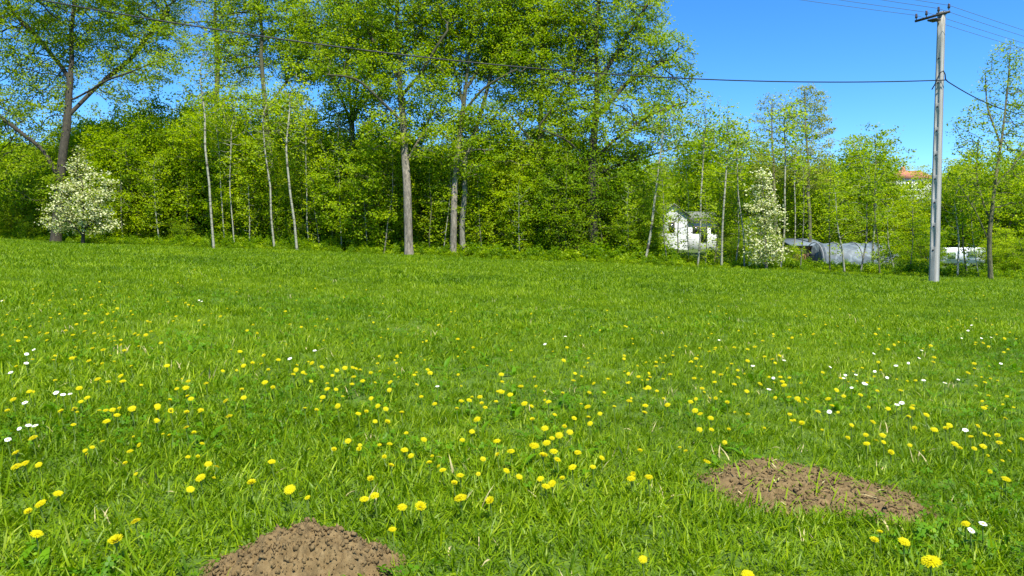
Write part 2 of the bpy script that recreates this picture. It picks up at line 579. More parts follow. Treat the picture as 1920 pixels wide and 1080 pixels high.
def px_tree(name, Y, foot, path_px, blobs_px, R0, leafm, barkm, seed, limbs=(), depth=0.6, dy=0.0, back=1.0, **kw):
    """a tree standing at distance Y; sizes read off the photograph at that distance and turned into metres"""
    f = at(foot[0], foot[1], Y); x0 = f[0]
    base = np.array((x0, Y, G(x0, Y) - 0.06))
    r = np.random.default_rng(seed + 999)
    k = Y / FPX

    def conv(pp, sway=0.0):
        out = []
        for i, q in enumerate(pp):
            w = at(q[0], q[1], Y) - base
            by = (q[2] if len(q) > 2 else 0.0) + back * min(2.6, max(0.0, 0.32 * (w[2] - 3.0)))
            w = at(q[0], q[1], Y + by) - base
            out.append(w)
        return np.array(out)
    main = conv(path_px); main[0] = (0, 0, 0)
    paths = [main] + [conv(l) for l in limbs]
    blobs = []
    for b in blobs_px:
        c = at(b[0], b[1], Y) - base
        c = at(b[0], b[1], Y + (b[4] if len(b) > 4 else dy) + back * min(3.0, max(0.0, 0.36 * (c[2] - 2.5)))) - base
        blobs.append((c, (b[2] * k, (b[2] * k) * depth, b[3] * k)))
    return make_tree(name, base, paths, blobs, R0, leafm, barkm, seed, **kw)


TREES = 'tall trees along the edge of the meadow'
# --- the broad tree at the left
t = px_tree('broad_tree', 33.5, (104, 444), [(104, 444), (110, 345), (127, 240), (133, 120), (140, 20), (150, -110)],
            [(130, -60, 260, 170), (260, 60, 110, 110), (10, 110, 150, 120), (-20, 250, 120, 80), (60, 330, 80, 60), (230, 150, 80, 60), (180, 60, 100, 90), (60, 200, 80, 70), (310, 95, 60, 80)],
            0.215, 'leaf_oak', 'bark_dark', 11,
            limbs=[[(111, 335), (82, 278, -.4), (30, 240, -.9), (-50, 190, -1.5)], [(130, 215), (180, 165, .5), (240, 115, .8), (318, 20, .6)],
                   [(131, 190), (200, 150, -1), (290, 118, -1.8)], [(132, 150), (90, 90, 1), (20, 20, 1.6)]],
            tip=0.010, full=1.45, n_attr=2100, per=13, sigma=0.24, size=0.125, jit=0.35)
tag(t, 'big dark-limbed spreading tree at the left edge above the blossoming shrub', 'tree', TREES)

# --- the row of tall trees in the middle
t = px_tree('tall_tree', 40.0, (395, 452), [(395, 452), (402, 300), (408, 160), (405, 40), (405, -60)],
            [(400, 20, 95, 110), (430, 120, 60, 60)], 0.17, 'leaf_pale', 'bark_pale', 12, n_attr=800, per=8, sigma=0.2, size=0.125, sparse=0.85, tint=(0.45, 0.2))
tag(t, 'thin pale-branched tree rising behind the thicket left of the slim birch stems', 'tree', TREES)
t = px_tree('tall_tree', 34.0, (512, 462), [(512, 462), (508, 330), (497, 200), (490, 90), (486, -40)],
            [(490, 20, 110, 120), (560, 90, 80, 80), (440, 110, 60, 60), (545, 215, 60, 45, -.3), (455, 205, 50, 40, -.3)], 0.15, 'leaf_tall', 'bark_pale', 13,
            limbs=[[(499, 210), (540, 150, .5), (575, 90, .9)]], tip=0.011, full=1.45, n_attr=1300, per=15, sigma=0.22, size=0.128)
tag(t, 'tall tree on a spotted grey trunk just left of the leaning white birch', 'tree', TREES)
t = px_tree('tall_tree', 33.0, (663, 465), [(663, 465), (661, 340), (660, 235), (655, 150), (650, -40)],
            [(650, 50, 120, 110), (600, 110, 80, 60), (700, 90, 70, 70), (620, 240, 55, 45, -.4), (700, 225, 50, 45, -.4), (655, 190, 60, 40, -.2)], 0.15, 'leaf_tall', 'bark_pale', 14,
            limbs=[[(660, 235), (630, 160, .4), (600, 80, .8)], [(661, 232), (690, 150, -.4), (705, 60, -.6)], [(660, 225), (675, 120, .8), (680, 20, 1)]],
            tip=0.011, full=1.45, n_attr=1400, per=13, sigma=0.22, size=0.128)
tag(t, 'tall tree whose pale trunk fans into dark upright limbs, left of the thickest trunk', 'tree', TREES)
t = px_tree('tall_tree', 30.0, (767, 478), [(767, 478), (764, 380), (760, 290), (753, 190), (746, 80), (740, -60)],
            [(740, 30, 150, 120), (680, 150, 80, 60), (800, 190, 60, 60), (640, 110, 70, 50), (720, 250, 55, 40, -.5), (820, 270, 45, 40, -.4), (770, 150, 80, 60, -.4)], 0.175, 'leaf_tall', 'bark_grey', 15,
            limbs=[[(756, 230), (715, 185, -.4), (660, 145, -.9), (610, 140, -1.2)], [(764, 300), (790, 250, .3), (815, 205, .6)], [(752, 180), (800, 120, -.6), (840, 60, -1)], [(750, 150), (700, 80, .6), (670, 10, 1)]],
            tip=0.011, full=1.45, n_attr=1500, per=15, sigma=0.22, size=0.125)
tag(t, 'tall tree with the thickest grey-brown trunk standing at the meadow edge', 'tree', TREES)
t = px_tree('tall_tree', 30.5, (849, 479), [(849, 479), (852, 380), (858, 290), (868, 200), (880, 90), (888, -50)],
            [(890, 40, 140, 120), (960, 120, 80, 80), (840, 140, 60, 60), (830, 230, 45, 40, -.5), (910, 230, 50, 45, -.4), (890, 300, 50, 40, -.4)], 0.14, 'leaf_tall', 'bark_grey', 16,
            limbs=[[(866, 215), (905, 165, -.5), (970, 130, -1)], [(868, 195), (850, 130, .5), (835, 60, .9)], [(872, 170), (930, 80, .6), (960, 0, 1)]],
            tip=0.011, full=1.45, n_attr=1500, per=16, sigma=0.22, size=0.125)
tag(t, 'dark-trunked left one of the two close trunks right of the thickest trunk', 'tree', TREES)
t = px_tree('tall_tree', 30.8, (868, 480), [(868, 480), (869, 390), (872, 310), (905, 200), (935, 90), (950, -20)],
            [(950, 60, 110, 100), (900, 240, 60, 50)], 0.12, 'leaf_tall', 'bark_pale', 17, n_attr=900, per=15, sigma=0.22, size=0.125)
tag(t, 'pale-trunked right one of the two close trunks right of the thickest trunk', 'tree', TREES)
t = px_tree('tall_tree', 31.5, (1008, 486), [(1008, 486), (1008, 390), (1012, 290), (1015, 180), (1022, 60), (1030, -60)],
            [(1020, 60, 120, 140), (1000, 240, 90, 80), (1010, 330, 80, 60), (960, 300, 55, 45, -.5), (1040, 300, 50, 50, -.5)], 0.17, 'leaf_tall', 'bark_olive', 18,
            limbs=[[(1012, 290), (960, 220, -.5), (920, 180, -.8)], [(1014, 240), (1060, 170, .5), (1090, 110, .8)]], tip=0.011, full=1.45, n_attr=1600, per=15, sigma=0.22, size=0.125)
tag(t, 'leafy tall tree filling the middle between the twin trunks and the dark low crown', 'tree', TREES)
t = px_tree('tall_tree', 30.5, (1110, 488), [(1110, 488), (1112, 390), (1110, 320), (1116, 220), (1120, 110), (1120, -40)],
            [(1140, 60, 120, 130), (1235, 130, 82, 90), (1200, 30, 60, 80), (1150, 240, 120, 70), (1080, 180, 80, 80), (1250, 225, 60, 40)],
            0.2, 'leaf_tall', 'bark_dark', 19,
            limbs=[[(1112, 300), (1160, 255, -.4), (1220, 215, -.8), (1290, 190, -1)], [(1112, 330), (1170, 305, .3), (1240, 285, .5), (1290, 270, .6)],
                   [(1116, 220), (1180, 150, .5), (1260, 110, .8)], [(1112, 310), (1060, 260, -.5), (1010, 240, -.8)], [(1118, 160), (1180, 60, -.3), (1220, 0, -.5)]],
            tip=0.011, full=1.45, n_attr=1900, per=13, sigma=0.22, size=0.122, jit=0.32)
tag(t, 'tall dark-limbed tree at the right end of the tall row, its boughs against the sky', 'tree', TREES)
t = px_tree('dark_tree', 31.0, (1085, 488), [(1085, 488), (1088, 430), (1092, 360), (1095, 300)],
            [(1100, 350, 105, 80), (1170, 330, 70, 60), (1060, 400, 90, 60), (1150, 430, 70, 45)], 0.11, 'leaf_dark', 'bark_dark', 20, n_attr=1100, per=20, sigma=0.22, size=0.118, tint=(0.5, 0.2))
tag(t, 'dark green low bushy tree below the right end of the tall row', 'tree', TREES)

# --- slim birches
BIRCH = 'slim birches with white stems'
def birch(Y, pts, R0, seed, label, crown=None, per=6, sparse=0.8, **kw):
    u, v = pts[-1]
    cb = crown or [(u, v + 10, 38, 90), (u + 4, v - 40, 30, 50)]
    t = px_tree('birch_tree', Y, pts[0], pts, cb, R0, 'leaf_thicket', 'bark_birch', seed, n_attr=300, step=0.25, kill=0.25, per=per, sigma=0.18, size=0.14, leaf_r=0.014, sparse=sparse, tip=0.006, jit=0.2, trop=(0, 0, 0.2), back=0.25, **kw)
    return tag(t, label, 'birch', BIRCH)


birch(31.5, [(401, 460), (393, 380), (386, 290), (381, 210), (378, 150)], 0.053, 31, 'slim straight white birch standing nearest the blossoming shrub')
birch(33.0, [(440, 460), (436, 400), (432, 320), (436, 250)], 0.031, 32, 'very thin pale birch stem just right of the slim straight white birch')
birch(33.5, [(422, 458), (419, 390), (414, 300), (408, 240)], 0.028, 33, 'thinnest pale birch stem between two others at the thicket edge')
birch(31.0, [(557, 466), (550, 400), (541, 320), (535, 270), (545, 200)], 0.053, 34, 'bright white birch leaning left, in front of the spotted grey trunk')
birch(32.0, [(515, 463), (507, 380), (500, 300), (494, 230)], 0.046, 35, 'white birch stem close against the spotted grey trunk')
birch(32.5, [(580, 467), (576, 400), (574, 330), (572, 260)], 0.031, 36, 'thin shaded birch stem right of the bright leaning birch')
birch(32.0, [(641, 468), (640, 420), (636, 370), (634, 300)], 0.025, 37, 'thin birch stem just left of the pale fanning trunk')
birch(29.0, [(1208, 493), (1222, 410), (1234, 330), (1243, 250)], 0.053, 38, 'white birch leaning right, left of the white house', crown=[(1252, 250, 45, 60), (1240, 330, 40, 40)], per=4)
birch(28.5, [(1308, 496), (1309, 440), (1312, 370), (1316, 290), (1318, 250)], 0.037, 39, 'slim pale birch stem in front of the white house', crown=[(1320, 250, 45, 80)])
birch(28.2, [(1353, 497), (1354, 440), (1356, 380), (1362, 300)], 0.043, 40, 'slim pale birch just right of the white house', crown=[(1365, 280, 42, 80)])
birch(28.2, [(1396, 497), (1395, 440), (1388, 370), (1384, 290)], 0.028, 41, 'thin birch stem at the left side of the white blossoming cone', crown=[(1384, 280, 36, 70)])
birch(27.6, [(1463, 498), (1468, 450), (1474, 380), (1472, 290), (1470, 220)], 0.037, 42, 'thin birch with a white foot at the right side of the blossoming cone', crown=[(1470, 250, 40, 80)])
birch(33.0, [(1486, 496), (1490, 430), (1492, 370), (1494, 290)], 0.031, 43, 'pale birch stem between the blossoming cone and the grey tunnel', crown=[(1496, 270, 38, 80)])
birch(34.0, [(1636, 495), (1638, 430), (1641, 340), (1643, 260)], 0.050, 44, 'birch with pale forked branches in front of the grey tunnel',
      crown=[(1635, 300, 70, 60), (1640, 370, 60, 60), (1645, 255, 40, 25)], per=9, limbs=[[(1640, 350), (1618, 315, -.3), (1605, 280, -.4)], [(1641, 345), (1662, 310, .3), (1680, 285, .4)]])
birch(26.0, [(1795, 520), (1794, 480), (1793, 440), (1790, 390)], 0.031, 45, 'thin white birch stem just right of the concrete pole', crown=[(1792, 380, 32, 60)], per=7)

# --- thin saplings among the trunks
SAP = 'thin saplings at the foot of the woods'
sr = np.random.default_rng(88); sap_n = {}
for k_, u in enumerate([232, 262, 300, 345, 415, 468, 600, 622, 690, 720, 805, 830, 905, 940, 975, 1045, 1130, 1180, 1252, 1272, 1292, 1322, 1338, 1378, 1500, 1556, 1584, 1612, 1650, 1680, 1705, 1815, 1836]):
    Ye = 29.0 / (1 + 0.24 * (u - 960) / FPX) + sr.uniform(.8, 2.4)
    x_ = (u - 960) / FPX * Ye; vb = 470 - (G(x_, Ye) - CAM_Z) / Ye * FPX
    l1 = sr.normal(0, 9); vt = vb - sr.uniform(110, 210)
    t = px_tree('sapling', Ye, (u, vb), [(u, vb), (u + l1, (vb + vt) / 2), (u + l1 * 1.3, vt)], [(u + l1 * 1.2, vt + 25, 26, 60), (u + l1, vt + 90, 20, 40), (u + l1 * .4, vb - 42, 13, 20)],
                float(sr.uniform(.018, .034)), 'leaf_thicket', ['bark_pale', 'bark_olive', 'bark_birch'][k_ % 3], 700 + k_, n_attr=110, step=0.22, kill=0.22, per=9, sigma=0.15, size=0.1, tip=0.005, trop=(0, 0, .3))
    near_ = min([(95, 'the blossoming shrub'), (400, 'the slim straight white birch'), (557, 'the bright leaning birch'), (663, 'the pale fanning trunk'), (767, 'the thickest trunk'), (860, 'the two close trunks'), (1010, 'the leafy middle tree'), (1110, 'the dark low tree'), (1208, 'the birch leaning right'), (1290, 'the white house'), (1437, 'the blossoming cone'), (1600, 'the grey tunnel'), (1751, 'the concrete pole')], key=lambda q: abs(q[0] - u))
    side_ = ('left of' if u < near_[0] else 'right of') + ' ' + near_[1]
    sap_n[side_] = sap_n.get(side_, -1) + 1
    tag(t, '%s thin sapling from the left standing %s' % (['first', 'second', 'third', 'fourth', 'fifth'][sap_n[side_]], side_), 'sapling', SAP)

# --- sparse taller trees on the right
t = px_tree('slender_tree', 46.0, (1452, 480), [(1452, 480), (1452, 380), (1450, 280), (1448, 190)],
            [(1450, 230, 42, 62), (1452, 310, 50, 50)], 0.1, 'leaf_pale', 'bark_olive', 51, n_attr=700, per=4, sigma=0.18, size=0.13, trop=(0, 0, 0.35), leaf_r=0.016, full=1.5)
tag(t, 'thin-leaved upright tree, the left one of the pair topping the right-hand woods', 'tree')
t = px_tree('slender_tree', 45.0, (1518, 480), [(1518, 480), (1518, 380), (1514, 280), (1508, 165)],
            [(1512, 215, 46, 60), (1535, 270, 35, 60), (1515, 320, 50, 50)], 0.11, 'leaf_pale', 'bark_olive', 52, n_attr=800, per=8, sigma=0.18, size=0.13, trop=(0, 0, 0.35), leaf_r=0.016, full=1.5)
tag(t, 'thin-leaved upright tree, the taller right one of the pair topping the right-hand woods', 'tree')
t = px_tree('alder_tree', 24.5, (1858, 521), [(1858, 521), (1853, 450), (1866, 350), (1880, 250), (1890, 150), (1896, 80)],
            [(1890, 170, 60, 100), (1840, 260, 60, 70), (1930, 240, 60, 90), (1860, 350, 90, 60)], 0.075, 'leaf_tall', 'bark_olive', 53,
            limbs=[[(1853, 450), (1830, 400, -.2), (1795, 340, -.4)], [(1858, 420), (1840, 370, .3), (1828, 320, .5), (1835, 260, .6)], [(1866, 350), (1900, 310, -.3), (1925, 280, -.5)], [(1876, 270), (1850, 200, .3), (1845, 140, .4)]],
            n_attr=900, step=0.22, kill=0.21, per=8, sigma=0.14, size=0.095, leaf_r=0.015, trop=(0, 0, 0.2), tip=0.006)
tag(t, 'sparse young tree with bare dark branches right of the concrete pole', 'tree')

# --- blossoming shrubs
t = px_tree('blossoming_shrub', 31.8, (155, 446), [(155, 446), (155, 400), (152, 340)],
            [(150, 385, 50, 50), (108, 412, 30, 28), (195, 350, 24, 38), (150, 312, 22, 34), (185, 415, 36, 26), (125, 355, 26, 26)], 0.07, 'leaf_thicket', 'bark_dark', 61,
            limbs=[[(155, 440), (120, 405, -.3)], [(155, 435), (185, 380, .2)]], n_attr=700, step=0.22, kill=0.22, per=5, sigma=0.16, size=0.09, blossom=(26, 0.13, 0.085))
tag(t, 'rounded shrub covered in creamy white blossom below the big left tree', 'shrub')
t = px_tree('blossoming_tree', 27.4, (1437, 499), [(1437, 499), (1436, 430), (1428, 325)],
            [(1432, 465, 38, 34), (1434, 415, 33, 45), (1429, 365, 25, 42), (1427, 335, 15, 26)], 0.05, 'leaf_thicket', 'bark_grey', 62, n_attr=600, step=0.2, kill=0.2, per=6, sigma=0.14, size=0.085, blossom=(30, 0.13, 0.08), clump=0.6)
tag(t, 'narrow cone-shaped small tree with white blossom left of the grey tunnel', 'tree')

# --- the thicket: young trees with many stems, a few kinds copied
def thicket_proto(seed, h, w, leafm, per=11, low=0.06, size=0.122, bark='bark_olive'):
    r = np.random.default_rng(seed)
    paths = [[(0, 0, 0), (r.normal(0, .15), r.normal(0, .15), h * 0.45), (r.normal(0, .3), r.normal(0, .3), h * 0.9)]]
    for k in range(3):
        a = r.uniform(0, 6.28)
        paths.append([(0, 0, 0.1), (math.cos(a) * w * .3, math.sin(a) * w * .3, h * .35), (math.cos(a) * w * .55, math.sin(a) * w * .55, h * .7)])
    blobs = [((r.normal(0, .2), r.normal(0, .2), h * 0.30), (w * .9, w * .9, h * 0.28)), ((r.normal(0, .2), r.normal(0, .2), h * 0.70), (w * 0.42, w * 0.42, h * 0.31))]
    for k in range(6):
        a = k * 1.05 + r.uniform(-.3, .3); hh = h * r.uniform(.42, .72); q = w * r.uniform(.45, .8)
        blobs.append(((math.cos(a) * q, math.sin(a) * q, hh), (w * .34, w * .34, h * r.uniform(.14, .26))))
    t = make_tree('thicket_tree', (0, 0, 0), paths, blobs, 0.07, leafm, bark, seed, n_attr=1000, step=0.28, kill=0.27, per=per * 1.7, sigma=0.2, size=size, leaf_r=0.02, tint=(0.5, 0.22))
    return t


protos = [thicket_proto(71 + k, h, w, lm, pr) for k, (h, w, lm, pr) in enumerate([
    (7.0, 1.7, 'leaf_thicket', 9), (6.4, 2.0, 'leaf_thicket', 10), (7.4, 1.5, 'leaf_tall', 9), (5.6, 2.1, 'leaf_thicket', 11), (6.6, 1.8, 'leaf_thicket', 8), (4.2, 2.0, 'leaf_dark', 11)])]
PH = [7.0, 6.4, 7.4, 5.6, 6.6, 4.2]
TH = 'young trees of the thicket'
used = [False] * len(protos)
tr = np.random.default_rng(5)


def thicket(u, vtop, Y, kind, label, wide=1.0, group=TH, cat='tree'):
    x = (u - 960) / FPX * Y
    g = G(x, Y)
    h = at(u, vtop, Y)[2] - g
    s = h / (PH[kind] * 1.02)
    o = copy_tree(protos[kind]) if used[kind] else protos[kind]
    used[kind] = True
    o.location = (x, Y, g - 0.05); o.rotation_euler = (0, 0, tr.uniform(0, 6.28)); o.scale = (s * wide, s * wide, s)
    tag(o, label, cat, group)
    return o


LB = [(-400, 60, 'under the big left tree'), (60, 370, 'just right of the blossoming shrub'), (370, 600, 'behind the slim white birches'),
      (600, 840, 'behind the thickest trunk'), (840, 1300, 'under the right half of the tall row')]
ORD = ['first', 'second', 'third', 'fourth', 'fifth', 'sixth', 'seventh', 'eighth', 'ninth', 'tenth']


def lab(u, row, cnt):
    l = next(l for a, b, l in LB if a <= u < b)
    cnt[l] = cnt.get(l, -1) + 1
    return '%s thicket tree from left, %s row, %s' % (ORD[cnt[l]], ['front', 'middle', 'back'][row], l)


top = lambda u: np.interp(u, [-200, 0, 120, 170, 260, 400, 520, 620, 740, 860, 1000, 1120, 1215], [280, 280, 250, 180, 148, 150, 165, 180, 200, 215, 225, 250, 290])
for row, (Y0, du, dv) in enumerate([(2.9, 46, 38), (6.0, 50, 14), (10.5, 58, 0)]):
    u = -230 + row * 25; cnt_ = {}
    while u < 1215:
        uu = u + tr.uniform(-14, 14); Yr = 29.0 / (1 + 0.24 * (uu - 960) / FPX) + Y0 + tr.uniform(-0.8, 1.0)
        thicket(uu, float(top(uu)) + dv + tr.uniform(-18, 40), Yr, int(tr.choice([0, 1, 2, 3, 4])), lab(uu, row, cnt_), wide=tr.uniform(0.85, 1.2))
        u += du
# low bushes along the edge of the meadow
for bush_n, (u, v, Y, k) in enumerate([(-60, 385, 36.5, 5), (20, 380, 36.5, 3), (60, 400, 35.5, 5), (240, 385, 35.0, 3), (300, 370, 35.0, 1), (350, 400, 34.5, 5), (460, 395, 35.0, 3), (590, 385, 34.5, 5), (620, 400, 33.8, 5),
                   (700, 385, 33.5, 3), (735, 410, 32.8, 5), (800, 395, 33.0, 5), (815, 420, 32.5, 3), (910, 390, 32.8, 5), (950, 410, 32.0, 3), (985, 395, 32.2, 5), (1040, 430, 31.2, 3), (1100, 440, 31.0, 5), (1150, 425, 31.0, 3), (1190, 440, 30.8, 5)]):
    thicket(u, v, Y, k, '%s low bush from the left along the foot of the %s' % (ORD[bush_n % 10], 'left woods' if bush_n < 10 else 'tall row'), wide=tr.uniform(1.1, 1.5), group='bushes along the edge of the meadow', cat='bush')

RB = 'trees of the right-hand woods'
for u, v, Y, k, l in [
    (1335, 212, 92, 1, 'round-topped tree rising behind the white house'), (1265, 235, 92, 4, 'tree behind the left end of the white house'),
    (1385, 235, 62, 0, 'tree between the white house and the blossoming cone'), (1415, 245, 52, 2, 'tree behind the white blossoming cone'),
    (1470, 262, 50, 1, 'tree between the pair of thin-leaved upright trees'), (1545, 275, 50, 4, 'tree right of the thin-leaved upright pair'),
    (1590, 252, 54, 0, 'round yellow-green tree behind the grey tunnel, left one'), (1625, 243, 55, 1, 'tallest yellow-green tree behind the grey tunnel'),
    (1652, 285, 53, 2, 'tree behind the right end of the grey tunnel'), (1715, 365, 50, 3, 'lower tree in front of the red-roofed far house'),
    (1775, 290, 50, 0, 'tree behind the white trailer, left one'), (1815, 262, 50, 4, 'tree behind the white trailer, right one'),
    (1868, 255, 45, 1, 'dense tree behind the sparse dark-branched tree'), (1915, 250, 46, 0, 'dense tree cut by the right edge of the picture'),
    (1155, 320, 37, 3, 'bushy tree left of the birch leaning right')]:
    thicket(u, v, Y, k, l, wide=1.25, group=RB)
for u, v, Y, k, l in [(1225, 452, 31.5, 5, 'low bush under the birch leaning right'), (1265, 462, 31, 5, 'low bush below the left end of the white house'), (1330, 458, 30, 3, 'low bush below the right end of the white house'),
                      (1290, 468, 29.5, 3, 'lowest bush below the middle of the white house'), (1375, 440, 31, 5, 'low bush left of the blossoming cone'), (1410, 400, 32, 3, 'bush behind the blossoming cone'),
                      (1480, 455, 31, 5, 'bush right of the blossoming cone'), (1520, 486, 30, 3, 'low bush in front of the reddish shed'), (1575, 490, 29, 5, 'low bush in front of the left half of the grey tunnel'), (1620, 490, 29.5, 3, 'low bush in front of the right half of the grey tunnel'),
                      (1712, 400, 33, 5, 'dark bush left of the concrete pole'), (1725, 440, 31, 5, 'dark bush just left of the concrete pole'), (1775, 430, 52, 5, 'bush behind the white trailer'),
                      (1880, 420, 30, 3, 'bush right of the white trailer'), (1915, 440, 28, 5, 'bush cut by the right edge of the picture')]:
    thicket(u, v, Y, k, l, wide=1.35, group='bushes below the right-hand woods', cat='bush')

# ------------------------------------------------------------------ scattering (for what nobody could count)
def scatter(name, P, rot, scl, var, protos_, label, cat):
    """one object: prototypes set on the points P by geometry nodes"""
    me = bpy.data.meshes.new(name)
    me.vertices.add(len(P)); me.vertices.foreach_set('co', np.asarray(P, np.float32).ravel())
    a = me.attributes.new('rot', 'FLOAT_VECTOR', 'POINT'); a.data.foreach_set('vector', np.asarray(rot, np.float32).ravel())
    a = me.attributes.new('scl', 'FLOAT_VECTOR', 'POINT'); a.data.foreach_set('vector', np.asarray(scl, np.float32).ravel())
    a = me.attributes.new('var', 'INT', 'POINT'); a.data.foreach_set('value', np.asarray(var, np.int32))
    me.update()
    o = obj(name, me)
    col = bpy.data.collections.new(name + '_kinds')
    for k, p in enumerate(protos_):
        q = bpy.data.objects.new('%s_kind_%02d' % (name, k), p); col.objects.link(q)
    ng = bpy.data.node_groups.new(name, 'GeometryNodeTree')
    ng.interface.new_socket('Geometry', in_out='INPUT', socket_type='NodeSocketGeometry')
    ng.interface.new_socket('Geometry', in_out='OUTPUT', socket_type='NodeSocketGeometry')
    gi = ng.nodes.new('NodeGroupInput'); go = ng.nodes.new('NodeGroupOutput')
    ci = ng.nodes.new('GeometryNodeCollectionInfo'); ci.inputs['Collection'].default_value = col
    ci.inputs['Separate Children'].default_value = True; ci.inputs['Reset Children'].default_value = True
    ip = ng.nodes.new('GeometryNodeInstanceOnPoints'); ip.inputs['Pick Instance'].default_value = True

    def named(n, t):
        x = ng.nodes.new('GeometryNodeInputNamedAttribute'); x.data_type = t; x.inputs['Name'].default_value = n
        return next(s for s in x.outputs if s.enabled and s.name == 'Attribute')
    L = ng.links.new
    L(gi.outputs[0], ip.inputs['Points']); L(ci.outputs[0], ip.inputs['Instance'])
    L(named('var', 'INT'), ip.inputs['Instance Index'])
    L(named('rot', 'FLOAT_VECTOR'), ip.inputs['Rotation']); L(named('scl', 'FLOAT_VECTOR'), ip.inputs['Scale'])
    L(ip.outputs[0], go.inputs[0])
    md = o.modifiers.new('scatter', 'NODES'); md.node_group = ng
    tag(o, label, cat, kind='stuff')
    return o


# far woods closing the view behind the thicket and on the rise
r = np.random.default_rng(77)
pts = []; sc_ = []
for Yr, n in [(58, 46), (66, 50), (76, 56), (88, 60), (102, 64), (120, 70), (140, 80)]:
    for k in range(n):
        x = -Yr * 0.95 + 1.95 * Yr * (k + r.uniform(-.4, .4)) / n
        y = Yr + r.uniform(-4, 4)
        u = 960 + x / y * FPX
        if 1205 < u < 1370 and y < 92: continue
        if 1660 < u < 1790 and y < 116: continue
        if u > 1360 and y < 60: continue
        g = G(x, y)
        h = r.uniform(6.5, 8.5)
        if u > 1210: h = min(h, (470 - r.uniform(275, 310)) / FPX * y + CAM_Z - g)
        elif u < 1210: h = r.uniform(7, 9)
        if h < 2.0: h = 2.0 + r.random()
        pts.append((x, y, g - 0.1)); sc_.append(h)
pts = np.array(pts); sc_ = np.array(sc_)
kind = r.integers(0, 5, len(pts)); ph = np.array(PH)[kind]
s = sc_ / ph
# crown and stems of one kind joined into one mesh for the far woods
far = []
for p in protos[:5]:
    wd = [c for c in p.children if c.name.startswith('crown')][0].data
    far.append(wd)
scatter('far_woods', pts, np.stack([0 * s, 0 * s, r.uniform(0, 6.28, len(s))], 1), np.stack([s * 1.6, s * 1.6, s], 1), kind, far, 'far mass of green woods behind the thicket and on the rise', 'woods')

# ------------------------------------------------------------------ molehills (their outlines keep the grass away)
HILLS = [dict(c=(-0.535, 1.85), a=0.215, b=0.19, h=0.088, rz=0.35, seed=3),
         dict(c=(1.04, 2.58), a=0.33, b=0.26, h=0.003, rz=-0.5, seed=8)]


def hill_rel(H, x, y):
    dx = x - H['c'][0]; dy = y - H['c'][1]
    cx = math.cos(H['rz']); sx = math.sin(H['rz'])
    p = (dx * cx + dy * sx) / H['a']; q = (-dx * sx + dy * cx) / H['b']
    ang = np.arctan2(q, p)
    wob = 1 + 0.10 * np.sin(3 * ang + H['seed']) + 0.06 * np.sin(5 * ang + 2.1 * H['seed']) + 0.05 * np.sin(9 * ang + H['seed'])
    return np.hypot(p, q) / wob


def hill_z(H, x, y):
    q = hill_rel(H, x, y)
    prof = np.where(q < 1, (0.5 + 0.5 * np.cos(np.pi * np.clip(q, 0, 1))) ** (0.62 if H['h'] > 0.05 else 0.4), 0)
    n = fbm(x * 22, y * 22, H['seed'], 5) - 0.48
    f = fbm(x * 75 + 5, y * 75, H['seed'] + 20, 3) - 0.44
    m = np.clip((1.25 - q) / 0.35, 0, 1)
    return H['h'] * prof + m * (n * 0.075 * (0.85 if H['h'] > 0.05 else 0.4) + f * (0.034 if H['h'] > 0.05 else 0.022)) - np.clip(q - 1.0, 0, 1) * 0.06


# ------------------------------------------------------------------ grass
def blade_tuft(seed, nb, length, width, spread, seg, curl=1.0):
    r = np.random.default_rng(seed)
    Vs = []; Fs = []; T = []; n = 0
    for b in range(nb):
        a = r.uniform(0, 6.283); d = np.array((math.cos(a), math.sin(a), 0))
        o = np.append(r.normal(0, spread, 2), -0.01)
        L = length * r.uniform(0.45, 1.25); w = width * r.uniform(0.6, 1.25)
        lean = r.uniform(0.1, 0.6); bend = r.uniform(0.2, 1.7) * curl
        tw = r.uniform(-0.9, 0.9); a2 = a + math.pi / 2 + r.normal(0, .5)
        s = np.array((math.cos(a2), math.sin(a2), 0))
        p = o.copy(); th = lean; rows = []
        turn = r.normal(0, 0.35)
        for k in range(seg + 1):
            f = k / seg
            ww = w * (1 - f ** 2.2) * (0.75 + 0.5 * min(1, 3 * f))
            sd = s * math.cos(tw * f) + np.array((0, 0, math.sin(tw * f)))
            rows.append((p - sd * ww / 2, p + sd * ww / 2) if k < seg else (p,))
            th += bend / seg
            dd = np.array((math.cos(a + turn * f), math.sin(a + turn * f), 0))
            p = p + (dd * math.sin(th) + np.array((0, 0, math.cos(th)))) * L / seg
        base = n; t0 = r.normal(0.35, 0.17)
        for rw in rows:
            Vs.extend(rw); n += len(rw)
            T += [t0] * len(rw)
        for k in range(seg - 1):
            q = base + 2 * k
            Fs += [(q, q + 1, q + 3), (q, q + 3, q + 2)]
        q = base + 2 * (seg - 1); Fs.append((q, q + 1, q + 2))
    return mesh('tuft', np.array(Vs), np.array(Fs), M['grass'], np.clip(T, 0, 1), smooth=True)


